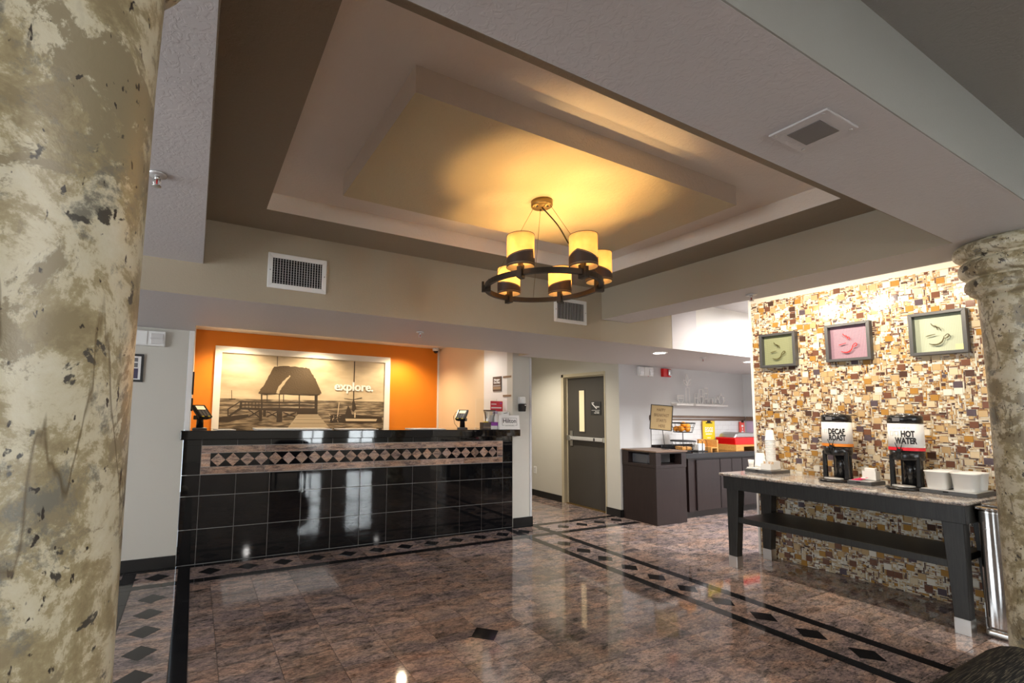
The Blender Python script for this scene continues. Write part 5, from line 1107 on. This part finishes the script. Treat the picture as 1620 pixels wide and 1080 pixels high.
# chafing dish on a timber riser
t = thing('timber_riser', 'honey oak riser under the red chafing dish', 'riser', (7.83, 4.50, 0.9055)); obj('top_board', MB().box(-0.40, 0.40, -0.15, 0.17, 0.06, 0.09), 'oak', t, bevel=0.003)
for s in (-1, 1): obj('end_board', MB().box(s*0.40-(0.20 if s > 0 else 0), s*0.40+(0 if s > 0 else 0.20), -0.15, 0.17, 0, 0.06), 'oak', t, bevel=0.002)
t = thing('chafing_dish', 'red enamel chafing dish with a domed steel lid', 'dish', (7.80, 4.50, 0.996)); obj('pan', MB().taper(-0.35, 0.36, -0.13, 0.15, 0, -0.375, 0.385, -0.14, 0.165, 0.105), 'red', t, bevel=0.008)
lp = MB(); lp.prism([(-0.35, 0.105), (0.37, 0.105), (0.36, 0.135), (0.30, 0.18), (-0.22, 0.185), (-0.30, 0.16)], -0.12, 0.14); obj('lid', lp, 'steel', t, bevel=0.02, seg=3); obj('lid_handle', MB().tube([(0.18, -0.12, 0.14), (0.18, -0.15, 0.15), (0.28, -0.15, 0.15), (0.28, -0.12, 0.14)], 0.007, 8), 'chrome_dull', t)
t = thing('oak_caddy', 'upright honey oak caddy beside the napkin holder', 'caddy', (6.985, 4.50, 0.9055)); obj('side_board', MB().box(0.055, 0.085, -0.10, 0.12, 0, 0.17), 'oak', t, bevel=0.003); obj('back_board', MB().box(-0.085, 0.055, 0.09, 0.12, 0, 0.17), 'oak', t, bevel=0.003); obj('shelf', MB().box(-0.085, 0.055, -0.10, 0.09, 0.045, 0.062), 'oak', t); obj('inner_board', MB().box(-0.085, -0.065, -0.10, 0.09, 0, 0.045), 'oak', t)
t = thing('napkin_holder', 'wire holder of white napkins next to the fruit basket', 'holder', (6.735, 4.49, 0.9055)); obj('napkins', MB().box(-0.075, 0.085, -0.05, 0.05, 0.012, 0.115), 'paper', t, bevel=0.015)
for s in (-0.05, 0.06): obj('wire_loop', MB().tube([(s-0.05, -0.06, 0.003), (s-0.05, -0.06, 0.12)]+[(s+0.05*math.cos(R(a)), -0.06, 0.125+0.05*math.sin(R(a))) for a in range(180, -1, -20)]+[(s+0.05, -0.06, 0.12), (s+0.05, -0.06, 0.003)], 0.003, 6), 'matblack', t)
obj('base_wire', MB().box(-0.11, 0.12, -0.065, 0.06, 0, 0.01), 'matblack', t)

# ------------------------------------------------------------------ upholstered chair in the near right corner
cx0, cx1, cyb, thk, zt = 1.36, 2.085, 0.515, 0.15, 0.845
ac = thing('lounge_chair', 'dark woven fabric lounge chair seen from behind in the near corner', 'chair', ((cx0+cx1)/2, 0.2, 0)); O = ((cx0+cx1)/2, 0.2, 0)
path = [(cx1, 0.28), (cx1, 0.40), (cx1, 0.52), (cx1, 0.64)]+[(cx1-0.16+0.16*math.cos(R(a)), zt-0.16+0.16*math.sin(R(a))) for a in range(9, 90, 9)]
n0 = 10
path += [(cx1-0.16-(cx1-cx0-0.32)*k/n0, zt) for k in range(n0+1)]
path += [(cx0+0.16+0.16*math.cos(R(a)), zt-0.16+0.16*math.sin(R(a))) for a in range(99, 180, 9)]+[(cx0, 0.64), (cx0, 0.52), (cx0, 0.40), (cx0, 0.28)]
mb = MB(); uvl = mb.bm.loops.layers.uv.new('uv'); rows_ = []; arcl = 0; rr = thk/2
for i, p in enumerate(path):
    a, b_ = path[max(i-1, 0)], path[min(i+1, len(path)-1)]; dx, dz = b_[0]-a[0], b_[1]-a[1]; L = math.hypot(dx, dz); nx, nz = -dz/L, dx/L   # inward side
    nx, nz = (dz/L, -dx/L)
    if i: arcl += math.hypot(p[0]-path[i-1][0], p[1]-path[i-1][1])
    row = []
    cxm, czm = (cx0+cx1)/2, 0.45
    prof = [(0.28, 0.0), (0.14, 0.0)]+[(rr-rr*math.sin(R(t_)), rr-rr*math.cos(R(t_))) for t_ in range(0, 181, 20)]+[(0.14, thk), (0.28, thk)]
    for k, (inw, yy) in enumerate(prof):
        sgn = 1 if (nx*(cxm-p[0])+nz*(czm-p[1])) > 0 else -1
        inw2 = min(inw, 0.26)
        # far inward points run to the middle of the panel so that the faces stay flat
        row.append((mb.bm.verts.new((p[0]+sgn*nx*inw2, cyb-yy, max(0.2, p[1]+sgn*nz*inw2))), arcl, k*0.03))
    rows_.append(row)
for a, b_ in zip(rows_, rows_[1:]):
    for k in range(len(a)-1):
        f = mb.bm.faces.new((a[k][0], b_[k][0], b_[k+1][0], a[k+1][0])); f.smooth = True
        for lp_, s_ in zip(f.loops, (a[k], b_[k], b_[k+1], a[k+1])): lp_[uvl].uv = (s_[1], s_[2])
obj('backrest', mb, 'cloth', ac, O)
core = MB().box(cx0+0.13, cx1-0.13, cyb-thk+0.004, cyb-0.004, 0.28, zt-0.13); obj('back_panel', core, 'cloth', ac, O)
obj('seat_cushion', MB().box(cx0+0.05, cx1-0.05, -0.24, cyb-thk, 0.30, 0.46), 'cloth', ac, O, bevel=0.04, seg=4); obj('seat_rail', MB().box(cx0+0.06, cx1-0.06, -0.22, cyb-0.02, 0.22, 0.30), 'matblack', ac, O, bevel=0.01)
for x in (cx0+0.09, cx1-0.09):
    for y in (-0.18, cyb-0.07): obj('leg', MB().taper(x-0.016, x+0.016, y-0.016, y+0.016, 0, x-0.024, x+0.024, y-0.024, y+0.024, 0.225), 'matblack', ac, O)
